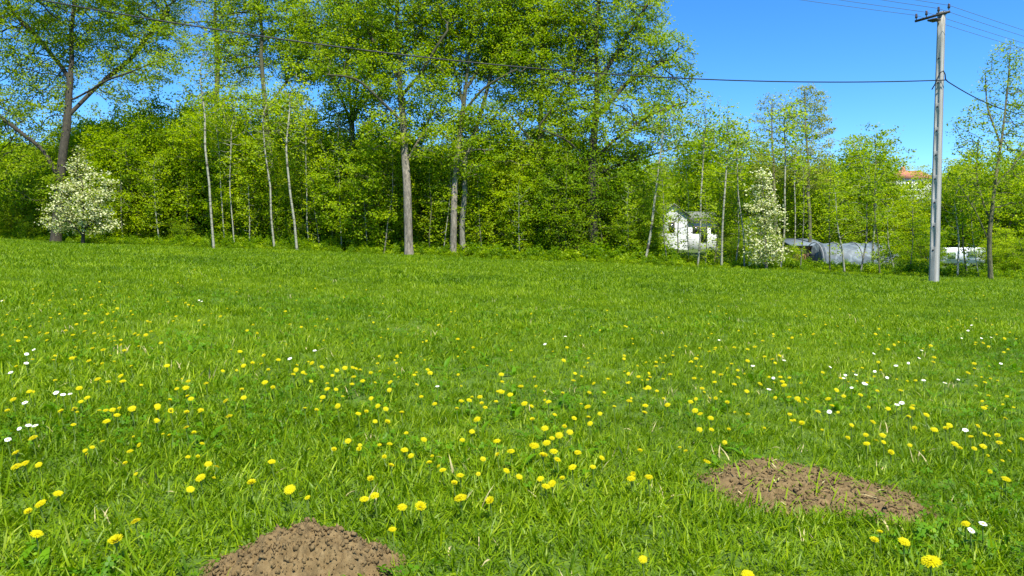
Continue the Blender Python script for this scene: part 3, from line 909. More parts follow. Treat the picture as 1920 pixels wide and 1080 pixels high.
def clover_tuft(seed, nl, hgt, size, rosette=False):
    r = np.random.default_rng(seed)
    Vs = []; Fs = []; T = []; n = 0
    for k in range(nl):
        c = np.append(r.normal(0, 0.035, 2), hgt * r.uniform(0.5, 1.1))
        t0 = r.normal(0.4, 0.15)
        a0 = r.uniform(0, 6.28); tilt = r.normal(0, 0.35, 2)
        nleaf = 3
        for j in range(nleaf):
            a = a0 + j * 2.094
            d = np.array((math.cos(a), math.sin(a), tilt[0] * math.cos(a) + tilt[1] * math.sin(a) + 0.15)); s = np.array((-math.sin(a), math.cos(a), tilt[1] * math.cos(a) - tilt[0] * math.sin(a)))
            L = size * r.uniform(.8, 1.2)
            pts_ = [c, c + d * L * .55 + s * L * .42, c + d * L * .95 + s * L * .22, c + d * L * .9, c + d * L * .95 - s * L * .22, c + d * L * .55 - s * L * .42]
            Vs += pts_
            Fs += [(n, n + 1, n + 2), (n, n + 2, n + 3), (n, n + 3, n + 4), (n, n + 4, n + 5)]
            n += 6; T += [t0] * 6
        st = [c + np.array((0.0012, 0, 0)), c - np.array((0.0012, 0, 0)), np.array((c[0] * .4, c[1] * .4, -0.01))]
        Vs += st; Fs.append((n, n + 1, n + 2)); n += 3; T += [0.4] * 3
    return mesh('clover', np.array(Vs), np.array(Fs), M['clover'], np.clip(T, 0, 1))


def broad_tuft(seed, nl, L0):
    """rosette of long weed leaves"""
    r = np.random.default_rng(seed)
    Vs = []; Fs = []; T = []; n = 0
    for k in range(nl):
        a = k * 6.283 / nl + r.normal(0, .3); L = L0 * r.uniform(.6, 1.2); w = L * r.uniform(.16, .26)
        th = r.uniform(.3, .9); p = np.array((0., 0, -0.005)); s = np.array((-math.sin(a), math.cos(a), 0)); t0 = r.normal(.4, .15)
        for j in range(5):
            f = j / 4; ww = w * (math.sin(math.pi * min(1, f * .85 + .12))) * (1 if j < 4 else 0.1)
            Vs += [p - s * ww / 2 + (0, 0, ww * .15), p.copy(), p + s * ww / 2 + (0, 0, ww * .15)]; T += [t0] * 3
            th += .25; p = p + (np.array((math.cos(a), math.sin(a), 0)) * math.sin(th) + np.array((0, 0, math.cos(th)))) * L / 4
        for j in range(4):
            q = n + 3 * j
            for c in (0, 1):
                Fs += [(q + c, q + c + 1, q + c + 4), (q + c, q + c + 4, q + c + 3)]
        n += 15
    return mesh('weed', np.array(Vs), np.array(Fs), M['clover'], np.clip(T, 0, 1), smooth=True)


near_k = [blade_tuft(100 + k, 22, 0.058, 0.0037, 0.022, 5, c) for k, c in enumerate([1.3, 1.6, 1.0, 1.9, 1.4, 0.8])]
mid_k = [blade_tuft(110 + k, 22, 0.064, 0.0056, 0.035, 4, c) for k, c in enumerate([1.0, 1.3, 0.8])]
far_k = [blade_tuft(120 + k, 20, 0.082, 0.0105, 0.06, 3, c) for k, c in enumerate([0.9, 1.2, 0.6])]

r = np.random.default_rng(21)
Pall = []; Sall = []; Vall = []
for (y0, y1, dens, ks, smin, smax) in [(0.9, 3.6, 800, (0, 6), .65, 1.15), (3.6, 7, 440, (0, 6), .75, 1.25), (7, 13, 200, (6, 9), .8, 1.25), (13, 22, 80, (9, 12), .8, 1.2), (22, 40, 42, (9, 12), .85, 1.3)]:
    hw = 0.74 * y1 + 1.6
    n = int(dens * (y1 - y0) * 2 * hw)
    x = r.uniform(-hw, hw, n); y = r.uniform(y0, y1, n)
    keep = (np.abs(x) < 0.74 * y + 1.6) & (y < edge_y(x) + 3.0 + r.normal(0, .8, n))
    x = x[keep]; y = y[keep]
    q = np.minimum(hill_rel(HILLS[0], x, y), hill_rel(HILLS[1], x, y))
    keep = q > 1.0 + r.normal(0, 0.06, len(x)); x = x[keep]; y = y[keep]; q = q[keep]
    sz = r.uniform(smin, smax, len(x)) * (0.72 + 0.56 * fbm(x * 0.9 + 20, y * 0.9 + 50, 4, 3) / 0.47 * 0.9)
    sz *= np.clip(0.45 + (q - 1) * 1.5, 0.45, 1)
    Pall.append(np.stack([x, y, gz(x, y)], 1)); Sall.append(sz); Vall.append(r.integers(ks[0], ks[1], len(x)))
P = np.concatenate(Pall); S = np.concatenate(Sall); Vv = np.concatenate(Vall)
dry_k = blade_tuft(140, 5, 0.075, 0.0045, 0.03, 4, 1.4); dry_k.materials.clear(); dry_k.materials.append(M['dry'])
Vv = np.where((r.random(len(Vv)) < 0.009) & (P[:, 1] < 14), 12, Vv)
rot = np.stack([r.normal(0, .15, len(P)), r.normal(0, .15, len(P)), r.uniform(0, 6.28, len(P))], 1)
scatter('grass', P, rot, np.stack([S, S, S], 1), Vv, near_k + mid_k + far_k + [dry_k], 'lush green grass covering the whole meadow', 'grass')

r = np.random.default_rng(22)
n = 6000
y = 0.9 + 9.0 * r.random(n) ** 1.4; x = r.uniform(-1, 1, n) * (0.74 * y + 1.2)
pat = fbm(x * 1.3 + 9, y * 1.3 + 4, 31, 3)
keep = (pat > 0.45) & (np.minimum(hill_rel(HILLS[0], x, y), hill_rel(HILLS[1], x, y)) > 1.12)
x = x[keep]; y = y[keep]; n = len(x)
kinds = [clover_tuft(200 + k, 5, 0.045, 0.012) for k in range(3)] + [broad_tuft(210 + k, 6, 0.085) for k in range(2)]
kd = np.where(r.random(n) < 0.16, r.integers(3, 5, n), r.integers(0, 3, n))
s = r.uniform(.7, 1.25, n)
scatter('clover', np.stack([x, y, gz(x, y)], 1), np.stack([r.normal(0, .1, n), r.normal(0, .1, n), r.uniform(0, 6.28, n)], 1), np.stack([s, s, s], 1), kd, kinds, 'clover and weed leaves growing low among the grass', 'clover')

# rough growth along the edge of the wood
r = np.random.default_rng(23)
n = 2600
x = r.uniform(-30, 24, n); y = edge_y(x) + np.abs(r.normal(0.8, 2.2, n))
V, F, t_ = leaf_cloud(blob(r, 60, (0, 0, .22), (.32, .32, .24)), 4, 0.08, 0.12, r, tint=(.4, .2))
under = [mesh('undergrowth', V, F, M['leaf_thicket'], t_)]
V, F, t_ = leaf_cloud(blob(r, 60, (0, 0, .3), (.25, .25, .32)), 4, 0.08, 0.10, r, tint=(.35, .2))
under.append(mesh('undergrowth', V, F, M['leaf_dark'], t_))
s = r.uniform(.5, 1.3, n) * np.clip((y - edge_y(x)) / 2.0 + 0.25, .3, 1.2) * np.where(x > 6.5, 0.5, 1.0)
keep = ~((np.abs(x - 12.5) < 1.0) & (y < 26)); x = x[keep]; y = y[keep]; s = s[keep]; n = len(x)
scatter('undergrowth', np.stack([x, y, gz(x, y)], 1), np.stack([0 * s, 0 * s, r.uniform(0, 6.28, n)], 1), np.stack([s, s, s], 1), r.integers(0, 2, n), under, 'low nettles and seedlings along the foot of the woods', 'undergrowth')

# ------------------------------------------------------------------ white house among the trees
M['white_wall'] = flat_mat('white_wall', (0.62, 0.63, 0.62), var=0.06, rough=0.85)
M['roof_dark'] = flat_mat('roof_dark', (0.16, 0.17, 0.13), var=0.3, rough=0.85)
M['roof_red'] = flat_mat('roof_red', (0.42, 0.17, 0.10), var=0.25, rough=0.85)
M['glass_dark'] = flat_mat('glass_dark', (0.03, 0.035, 0.04), var=0.1, rough=0.12, spec=0.6)
M['wood_dark'] = flat_mat('wood_dark', (0.10, 0.07, 0.045), var=0.3)


def gable(Pw, Pr, x0, x1, y0, y1, z0, zw, zr, over=0.25, th=0.12, front=True):
    """walls with a gable towards the viewer (ridge along y) and its two roof slabs"""
    xm = (x0 + x1) / 2
    V = [(x0, y0, z0), (x1, y0, z0), (x1, y0, zw), (xm, y0, zr), (x0, y0, zw), (x0, y1, z0), (x1, y1, z0), (x1, y1, zw), (xm, y1, zr), (x0, y1, zw)]
    Pw.add(V, [(0, 1, 2, 4), (6, 5, 9, 7), (1, 6, 7, 2), (5, 0, 4, 9)], [(4, 2, 3), (7, 9, 8)])
    for sgn in (-1, 1):
        xe = xm + sgn * ((x1 - x0) / 2 + over); k = (zr - zw) / ((x1 - x0) / 2)
        ze = zr - k * ((x1 - x0) / 2 + over)
        a = [(xm, y0 - over, zr + .004), (xe, y0 - over, ze + .004), (xe, y1 + over, ze + .004), (xm, y1 + over, zr + .004)]
        b = [(p[0], p[1], p[2] + th) for p in a]
        Pr.add(a + b, [(0, 1, 2, 3), (7, 6, 5, 4), (0, 4, 5, 1), (1, 5, 6, 2), (2, 6, 7, 3), (3, 7, 4, 0)])


Yh = 72.0
a = at(1235, 452, Yh); b = at(1278, 452, Yh); c_ = at(1350, 452, Yh)
hz = min(G(a[0], Yh), a[2]) - 0.3
root = empty('white_house', (a[0], Yh, hz)); tag(root, 'small white-walled house seen between the birch stems', 'house')
zb = a[2] - hz; k = Yh / FPX
Pw = Parts(); Pr = Parts()
gable(Pw, Pr, 0, b[0] - a[0] + .6, 0, 6, -0.8, zb + 48 * k, zb + 68 * k)
obj('wall', Pw.mesh('wall', M['white_wall']), root); obj('roof', Pr.mesh('roof', M['roof_dark']), root)
w0 = b[0] - a[0] + .6; w1 = c_[0] - a[0]
Pw = Parts(); Pw.box(((w0 + w1) / 2 + .01, 3.3, (zb + 37 * k - .8) / 2), (w1 - w0 - .02, 5, zb + 37 * k + .8))
obj('wing_wall', Pw.mesh('wing_wall', M['white_wall']), root)
Pr = Parts(); zt = zb + 37 * k + .004
V = [(w0 + .02, .5, zt), (w1 + .3, .5, zt), (w1 + .3, 6.1, zt), (w0 + .02, 6.1, zt), (w0 + .02, 3.3, zt + 1.1), (w1 + .3, 3.3, zt + 1.1)]
Pr.add(V, [(3, 2, 1, 0), (0, 1, 5, 4), (2, 3, 4, 5)], [(0, 4, 3), (1, 2, 5)])
obj('wing_roof', Pr.mesh('wing_roof', M['roof_dark']), root)
for nm, x, y, z, w, h in [('window', 1.25, -.03, zb + 26 * k, .55, 1.0), ('window', w0 + 1.0, .77, zb + 22 * k, .7, .7), ('door', w0 + 1.75, .77, zb + 13 * k, .7, 1.5), ('window', w0 + 2.8, .77, zb + 22 * k, .7, .7)]:
    Pp = Parts(); Pp.box((x, y, z), (w, .05, h))
    f = obj(nm, Pp.mesh(nm, M['wood_dark']), root)
    Pp = Parts(); Pp.box((x, y - .02, z), (w - .16, .05, h - .16)); obj('pane', Pp.mesh('pane', M['glass_dark']), f)

# far house on the rise
Yf = 112.0
a = at(1700, 322, Yf); k = Yf / FPX; gzf = G(a[0], Yf)
root = empty('red_roofed_house', (a[0], Yf, gzf)); tag(root, 'far house with a reddish roof on the wooded rise beside the pole', 'house')
zt = a[2] - gzf + 6 * k
Pw = Parts(); Pw.box((2.0, 3, (zt - 1.4) / 2 - .3), (5.0, 5, zt - 1.4 + .6)); obj('wall', Pw.mesh('wall', M['white_wall']), root)
Pr = Parts(); V = [(-.8, .2, zt - 1.39), (4.8, .2, zt - 1.39), (4.8, 5.8, zt - 1.39), (-.8, 5.8, zt - 1.39), (.4, 3, zt), (3.6, 3, zt)]
Pr.add(V, [(3, 2, 1, 0), (0, 1, 5, 4), (2, 3, 4, 5)], [(0, 4, 3), (1, 2, 5)]); rf = obj('roof', Pr.mesh('roof', M['roof_red']), root)
Pc = Parts(); Pc.box((1.3, 3.6, zt), (.5, .5, 1.4)); obj('chimney', Pc.mesh('chimney', M['roof_red']), rf)
for x in (.6, 2.4):
    Pp = Parts(); Pp.box((x, .48, zt - 2.4), (.9, .06, 1.1)); obj('window', Pp.mesh('window', M['glass_dark']), root)

# ------------------------------------------------------------------ grey foil tunnel, shed, trailer
def foil():
    m, nt, p, out = new_mat('tunnel_foil')
    tc = N(nt, 'ShaderNodeTexCoord'); no = N(nt, 'ShaderNodeTexNoise', Scale=2.2, Detail=5.0, Distortion=1.5)
    nt.links.new(tc.outputs['Object'], no.inputs['Vector'])
    nt.links.new(ramp(nt, no.outputs['Fac'], [(0.35, (0.055, 0.075, 0.085)), (0.55, (0.10, 0.13, 0.14)), (0.7, (0.18, 0.22, 0.23))]), p.inputs['Base Color'])
    p.inputs['Roughness'].default_value = 0.6
    b = N(nt, 'ShaderNodeBump', Strength=0.5, Distance=0.05)
    nt.links.new(no.outputs['Fac'], b.inputs['Height']); nt.links.new(b.outputs[0], p.inputs['Normal'])
    return m


M['foil'] = foil()
M['steel'] = flat_mat('galvanised_steel', (0.2, 0.21, 0.21), rough=0.7)
Yt = 42.0
a = at(1545, 490, Yt); b = at(1692, 490, Yt)
g = min(G(a[0], Yt), G(b[0], Yt)); top_z = at(1600, 455, Yt)[2] - g
root = empty('foil_tunnel', (a[0], Yt, g)); tag(root, 'low blue-grey foil garden tunnel at the foot of the right-hand woods', 'greenhouse')
Lx = b[0] - a[0]; D = 2.8; ns = 12; nx = 16
th = np.linspace(0, math.pi, ns + 1)
V = []
for i in range(nx + 1):
    for j in range(ns + 1):
        sag = 0.035 * (1 - abs(math.cos(math.pi * i / nx * 4)))
        V.append((Lx * i / nx + (0.25 if i == 0 else 0) * math.sin(th[j]), D / 2 - D / 2 * math.cos(th[j]), (top_z - sag) * math.sin(th[j]) ** 0.8))
F = [(i * (ns + 1) + j, (i + 1) * (ns + 1) + j, (i + 1) * (ns + 1) + j + 1, i * (ns + 1) + j + 1) for i in range(nx) for j in range(ns)]
V += [(0.25, D / 2, 0), (Lx, D / 2, 0)]
F3 = [(len(V) - 2, j, j + 1) for j in range(ns)] + [(len(V) - 1, nx * (ns + 1) + j + 1, nx * (ns + 1) + j) for j in range(ns)]
obj('foil_cover', mesh('foil_cover', V, [np.array(F), np.array(F3)], M['foil']), root)
for i in range(5):
    x = Lx * i / 4
    Pp = Parts(); Pp.tube([(x, D / 2 - (D / 2 + .03) * math.cos(q), (top_z + .03) * math.sin(q) ** 0.8) for q in th], 0.03, 6)
    obj('hoop', Pp.mesh('hoop', M['steel']), root)
Pp = Parts(); Pp.box((.24, .8, top_z * .42), (.05, .9, top_z * .8)); obj('door', Pp.mesh('door', M['steel']), root)

Ys = 44.5
a = at(1486, 488, Ys); b = at(1537, 488, Ys); g = G(a[0], Ys)
M['shed_wall'] = flat_mat('shed_wall', (0.45, 0.22, 0.11), var=0.3, scale=3)
M['shed_roof'] = flat_mat('shed_roof', (0.13, 0.16, 0.18), var=0.2)
root = empty('garden_shed', (a[0], Ys, g)); tag(root, 'small reddish shed with a grey roof left of the grey tunnel', 'shed')
w = b[0] - a[0]; hz = at(1500, 462, Ys)[2] - g
for i in range(9):
    Pp = Parts(); Pp.box((w * (i + .5) / 9, -.012 * (i % 2), hz / 2 - .1), (w / 9 - .015, .06, hz + .2)); obj('plank', Pp.mesh('plank', M['shed_wall']), root)
Pp = Parts(); Pp.box((w / 2, .85, hz / 2 - .1), (w - .04, 1.5, hz + .16)); obj('wall', Pp.mesh('wall', M['wood_dark']), root)
Pr = Parts(); V = [(-.2, -.3, hz), (w + .2, -.3, hz), (w + .2, 1.8, hz + .42), (-.2, 1.8, hz + .42)]
Pr.add(V + [(p[0], p[1], p[2] + .08) for p in V], [(3, 2, 1, 0), (4, 5, 6, 7), (0, 1, 5, 4), (1, 2, 6, 5), (2, 3, 7, 6), (3, 0, 4, 7)]); obj('roof', Pr.mesh('roof', M['shed_roof']), root)
Pp = Parts(); Pp.box((w * .68, -.06, hz * .42), (.6, .05, hz * .75)); obj('door', Pp.mesh('door', M['wood_dark']), root)


def rounded_prism(x0, x1, z0, z1, y0, y1, rad, n=5):
    pts_ = []
    for cx, cz, a0 in [(x1 - rad, z1 - rad, 0), (x0 + rad, z1 - rad, math.pi / 2), (x0 + rad, z0 + rad, math.pi), (x1 - rad, z0 + rad, 1.5 * math.pi)]:
        for j in range(n + 1):
            q = a0 + j * math.pi / 2 / n
            pts_.append((cx + rad * math.cos(q), cz + rad * math.sin(q)))
    m = len(pts_); P_ = Parts()
    V = [(p[0], y0, p[1]) for p in pts_] + [(p[0], y1, p[1]) for p in pts_] + [((x0 + x1) / 2, y0, (z0 + z1) / 2), ((x0 + x1) / 2, y1, (z0 + z1) / 2)]
    P_.add(V, [(i, (i + 1) % m, m + (i + 1) % m, m + i) for i in range(m)], [(2 * m, (i + 1) % m, i) for i in range(m)] + [(2 * m + 1, m + i, m + (i + 1) % m) for i in range(m)])
    return P_


Yv = 38.0
a = at(1768, 497, Yv); b = at(1847, 497, Yv); g = G(a[0], Yv)
M['trailer_white'] = flat_mat('trailer_white', (0.55, 0.57, 0.55), var=0.08, rough=0.4, spec=0.5)
M['trailer_glass_reflection'] = flat_mat('trailer_glass_reflection', (0.12, 0.17, 0.07), var=0.3, rough=0.1, spec=0.7)  # green reflection of the foliage is painted into the pane colour
M['rubber_and_hole_shade'] = flat_mat('rubber_and_hole_shade', (0.02, 0.02, 0.02), rough=0.8)
root = empty('white_trailer', (a[0], Yv, g)); tag(root, 'white trailer with rounded corners and a window beside the concrete pole', 'trailer')
z0 = max(.3, a[2] - g); z1 = at(1800, 464, Yv)[2] - g; W_ = b[0] - a[0]
bd_ = obj('body', rounded_prism(0, W_, z0, z1, 0, 1.5, .12).mesh('body', M['trailer_white']), root)
wn_ = obj('window', rounded_prism(.12, .72, z0 + .12, z1 - .14, -.03, .02, .09).mesh('window', M['trailer_white']), root)
obj('pane', rounded_prism(.22, .62, z0 + .22, z1 - .24, -.045, -.025, .06).mesh('pane', M['trailer_glass_reflection']), wn_)
wn_ = obj('window', rounded_prism(1.2, 1.75, z0 + .3, z1 - .14, -.03, .02, .07).mesh('window', M['trailer_white']), root)
obj('pane', rounded_prism(1.25, 1.7, z0 + .35, z1 - .19, -.045, -.025, .05).mesh('pane', M['trailer_glass_reflection']), wn_)
for y in (.12, 1.2):
    Pp = Parts(); Pp.tube([(1.25, y - .09, .27), (1.25, y + .09, .27)], .27, 16); wh = obj('wheel', Pp.mesh('wheel', M['rubber_and_hole_shade']), root)
    Pp = Parts(); Pp.tube([(1.25, y - .10, .27), (1.25, y + .10, .27)], .13, 12); obj('rim', Pp.mesh('rim', M['trailer_white']), wh)
Pp = Parts(); Pp.tube([(0.05, .75, z0 + .02), (-.7, .75, z0 - .02), (-1.0, .75, z0)], .04, 6); obj('drawbar', Pp.mesh('drawbar', M['steel']), root)
Pp = Parts(); Pp.tube([(-.95, .75, z0), (-.95, .75, 0)], .025, 6); obj('jockey_leg', Pp.mesh('jockey_leg', M['steel']), root)

# ------------------------------------------------------------------ concrete pole
def concrete():
    m, nt, p, out = new_mat('pole_concrete')
    tc = N(nt, 'ShaderNodeTexCoord'); mp = N(nt, 'ShaderNodeMapping'); mp.inputs['Scale'].default_value = (4, 4, 0.5)
    nt.links.new(tc.outputs['Object'], mp.inputs[0])
    no = N(nt, 'ShaderNodeTexNoise', Scale=1.6, Detail=8.0, Roughness=0.7); nt.links.new(mp.outputs[0], no.inputs['Vector'])
    c1 = ramp(nt, no.outputs['Fac'], [(0.28, (0.20, 0.185, 0.155)), (0.48, (0.33, 0.315, 0.275)), (0.7, (0.42, 0.405, 0.355))])
    # weather staining near the top
    sx = N(nt, 'ShaderNodeSeparateXYZ'); nt.links.new(tc.outputs['Object'], sx.inputs[0])
    mr = N(nt, 'ShaderNodeMapRange'); mr.inputs[1].default_value = 6.8; mr.inputs[2].default_value = 8.0
    nt.links.new(sx.outputs['Z'], mr.inputs[0])
    n3 = N(nt, 'ShaderNodeTexNoise', Scale=5.0, Detail=6.0); nt.links.new(mp.outputs[0], n3.inputs['Vector'])
    mu = N(nt, 'ShaderNodeMath', operation='MULTIPLY'); nt.links.new(mr.outputs[0], mu.inputs[0])
    st = N(nt, 'ShaderNodeMapRange'); st.inputs[1].default_value = 0.4; st.inputs[2].default_value = 0.6; nt.links.new(n3.outputs['Fac'], st.inputs[0])
    nt.links.new(st.outputs[0], mu.inputs[1])
    mx = N(nt, 'ShaderNodeMix', data_type='RGBA'); nt.links.new(mu.outputs[0], mx.inputs[0]); nt.links.new(c1, mx.inputs[6]); mx.inputs[7].default_value = (0.13, 0.12, 0.075, 1)
    nt.links.new(mx.outputs[2], p.inputs['Base Color']); p.inputs['Roughness'].default_value = 0.9
    n2 = N(nt, 'ShaderNodeTexNoise', Scale=40.0, Detail=5.0); nt.links.new(tc.outputs['Object'], n2.inputs['Vector'])
    b = N(nt, 'ShaderNodeBump', Strength=0.5, Distance=0.01); nt.links.new(n2.outputs['Fac'], b.inputs['Height']); nt.links.new(b.outputs[0], p.inputs['Normal'])
    return m


M['concrete'] = concrete()
M['iron'] = flat_mat('dark_iron', (0.045, 0.04, 0.035), rough=0.6, var=0.3, scale=20)
M['cable'] = flat_mat('black_cable', (0.012, 0.014, 0.016), rough=0.5)
M['wire'] = flat_mat('line_wire', (0.10, 0.115, 0.13), rough=0.6)
M['porcelain'] = flat_mat('insulator_brown', (0.05, 0.035, 0.03), rough=0.25, spec=0.6)
Yp = 22.0
foot = at(1751, 526, Yp); gp = G(foot[0], Yp)
H = at(1757, 20, Yp)[2] - gp
lean = 0.006
root = empty('concrete_pole', (foot[0], Yp, gp - 0.05)); root.rotation_euler = (0, 0, 0)
tag(root, 'tall grey concrete power pole with step holes and a crossarm', 'pole')
# plan: a box turned so that the recessed side looks left of the camera and a plain side looks right of it
ANG = math.radians(-52)
def pole_pt(s, t, z):
    """s across the recessed side (0..1), t inwards (m)"""
    w = 0.20 + (0.15 - 0.20) * z / H; d = 0.24 + (0.185 - 0.24) * z / H
    # recessed face direction e1, depth direction e2
    e1 = np.array((math.cos(ANG), math.sin(ANG))); e2 = np.array((-math.sin(ANG), math.cos(ANG)))
    p = e1 * (s - 0.5) * w + e2 * (t - d / 2)
    return (p[0] + lean * z * -0.0, p[1], z), d


P_ = Parts()
step_z = [1.30 * 0 + z for z in (1.02, 1.72, 2.42, 3.12, 3.82, 4.52, 5.22, 5.92, 6.62)]
rows = [(-0.6, 0), (0.75, 0)]
for z in step_z[:-1]:
    rows += [(z + .10, 0), (z + .12, 1), (z + .60, 1), (z + .62, 0)]
rows += [(7.2, 0), (H, 0)]
cols = [0, .28, .31, .69, .72, 1.0]
nv = len(cols)
V = []; F = []
for z, rec in rows:
    for c in cols:
        dep = 0.014 if rec and 0.30 < c < 0.70 else 0.0
        V.append(pole_pt(c, dep, z)[0])
    for c in (1.0, 0.0):
        p, d = pole_pt(c, 0, z); V.append(pole_pt(c, d, z)[0])
nr = nv + 2
for i in range(len(rows) - 1):
    for j in range(nr):
        F.append((i * nr + j, i * nr + (j + 1) % nr, (i + 1) * nr + (j + 1) % nr, (i + 1) * nr + j))
tops = (len(rows) - 1) * nr
P_.add(V, F)
me = P_.mesh('post', M['concrete'])
import bmesh
bm = bmesh.new(); bm.from_mesh(me); bm.verts.ensure_lookup_table()
bm.faces.new([bm.verts[tops + j] for j in range(nr)])
bm.normal_update(); bm.to_mesh(me); bm.free()
obj('post', me, root)
for z in step_z:
    c, d = pole_pt(.5, 0.0, z)
    e2 = np.array((-math.sin(ANG), math.cos(ANG), 0))
    Pp = Parts(); Pp.tube([np.array(c) - e2 * .006, np.array(c) + e2 * .05], .026, 12); obj('step_hole_shade', Pp.mesh('step_hole_shade', M['rubber_and_hole_shade']), root)  # solid black plug, its colour painting the shade inside the hole
# cap, crossarm and insulators
ca = np.array(at(1722, 33, Yp + .42)) - np.array(root.location); cb = np.array(at(1787, 15, Yp - .48)) - np.array(root.location)
za = H - 0.16
ca[2] = za; cb[2] = za + 0.02
axis = (cb - ca) / np.linalg.norm(cb - ca)
off = np.array((-axis[1], axis[0], 0)); off = -off if off[1] > 0 else off
mid = np.array(((ca + cb) / 2)); shift = off * 0.15
Pp = Parts(); L_ = np.linalg.norm(cb - ca)
Pp.box(mid + shift, (L_, .05, .06), math.atan2(axis[1], axis[0])); arm = obj('crossarm', Pp.mesh('crossarm', M['iron']), root)
Pp = Parts(); Pp.box((0, 0, H - .03), (.20, .235, .05), ANG); obj('cap', Pp.mesh('cap', M['concrete']), root)
Pp = Parts(); Pp.box(mid + shift * .35 + (0, 0, -.09), (.24, .27, .04), math.atan2(axis[1], axis[0])); obj('bracket', Pp.mesh('bracket', M['iron']), root)
tips = []
for f in (.03, .33, .68, .97):
    q = ca + (cb - ca) * f + shift + (0, 0, .045)
    Pp = Parts()
    Pp.tube([q, q + (0, 0, .04), q + (0, 0, .05), q + (0, 0, .10), q + (0, 0, .12), q + (0, 0, .16), q + (0, 0, .18)], [.012, .012, .038, .036, .025, .033, .016], 12)
    obj('insulator', Pp.mesh('insulator', M['porcelain'], smooth=True), root)
    tips.append(q + np.array(root.location) + (0, 0, .13))


def span(p0, p1, sag, n=40):
    t = np.linspace(0, 1, n)[:, None]
    P = p0 + (p1 - p0) * t
    P[:, 2] -= 4 * sag * (t * (1 - t))[:, 0]
    return P


WL = ['upper bare wire running left from the outermost left insulator', 'bare wire running left from the second insulator', 'bare wire running left from the third insulator', 'bare wire running left from the right-end insulator']
WR = ['lowest bare wire running right from the left-end insulator', 'bare wire running right from the second insulator', 'bare wire running right from the third insulator', 'uppermost bare wire running right from the right-end insulator']
for i, q in enumerate(tips):
    dl = np.array((-44.0, -14.0 - 0.6 * i, 2.4)); dr = np.array((36.0, 17.0, -0.4))
    Pp = Parts(); Pp.tube(span(q, q + dl, 0.55), 0.0065, 5); tag(obj('line_wire', Pp.mesh('line_wire', M['wire'])), WL[i].replace('upper ', ''), 'wire', 'bare wires on the crossarm')
    Pp = Parts(); Pp.tube(span(q, q + dr, 0.7), 0.0065, 5); tag(obj('line_wire', Pp.mesh('line_wire', M['wire'])), WR[i], 'wire', 'bare wires on the crossarm')
# thick cable across the trees
t = np.linspace(0, 1.0, 70)
cl = at(1757, 150, Yp - .2)
P = np.stack([12.65 - 32.5 * t, Yp - .2 - 8 * t, 5.5 + 5.0 * (t - 0.29) ** 2], 1); P[:, 2] += cl[2] - P[0, 2]
Pp = Parts(); Pp.tube(P, 0.016, 7); tag(obj('cable', Pp.mesh('cable', M['cable'])), 'thick black cable sagging from the pole across the tall trees', 'cable')
# drip loop and the cable to the right
lp = [at(1747, 168, Yp - .2), at(1753, 158, Yp - .25), at(1758, 146, Yp - .27), at(1763, 136, Yp - .27), at(1769, 133, Yp - .3), at(1772, 139, Yp - .22), at(1773, 149, Yp - .15), at(1777, 153, Yp - .08)]
e = at(1777, 153, Yp - .08); d = at(1925, 207, Yp + 5.0) - e
lp += [e + d * k - (0, 0, 0.6 * k * (1.3 - k)) for k in np.linspace(.05, 1.3, 26)]
Pp = Parts(); Pp.tube(np.array(lp), 0.016, 7); tag(obj('service_cable', Pp.mesh('service_cable', M['cable'])), 'black cable with a drip loop running down right from the pole', 'cable')
Pp = Parts(); Pp.tube([at(1748, 150, Yp - .21), at(1766, 150, Yp - .21)], .03, 8); obj('cable_clamp', Pp.mesh('cable_clamp', M['iron']), root).matrix_parent_inverse = root.matrix_world.inverted()

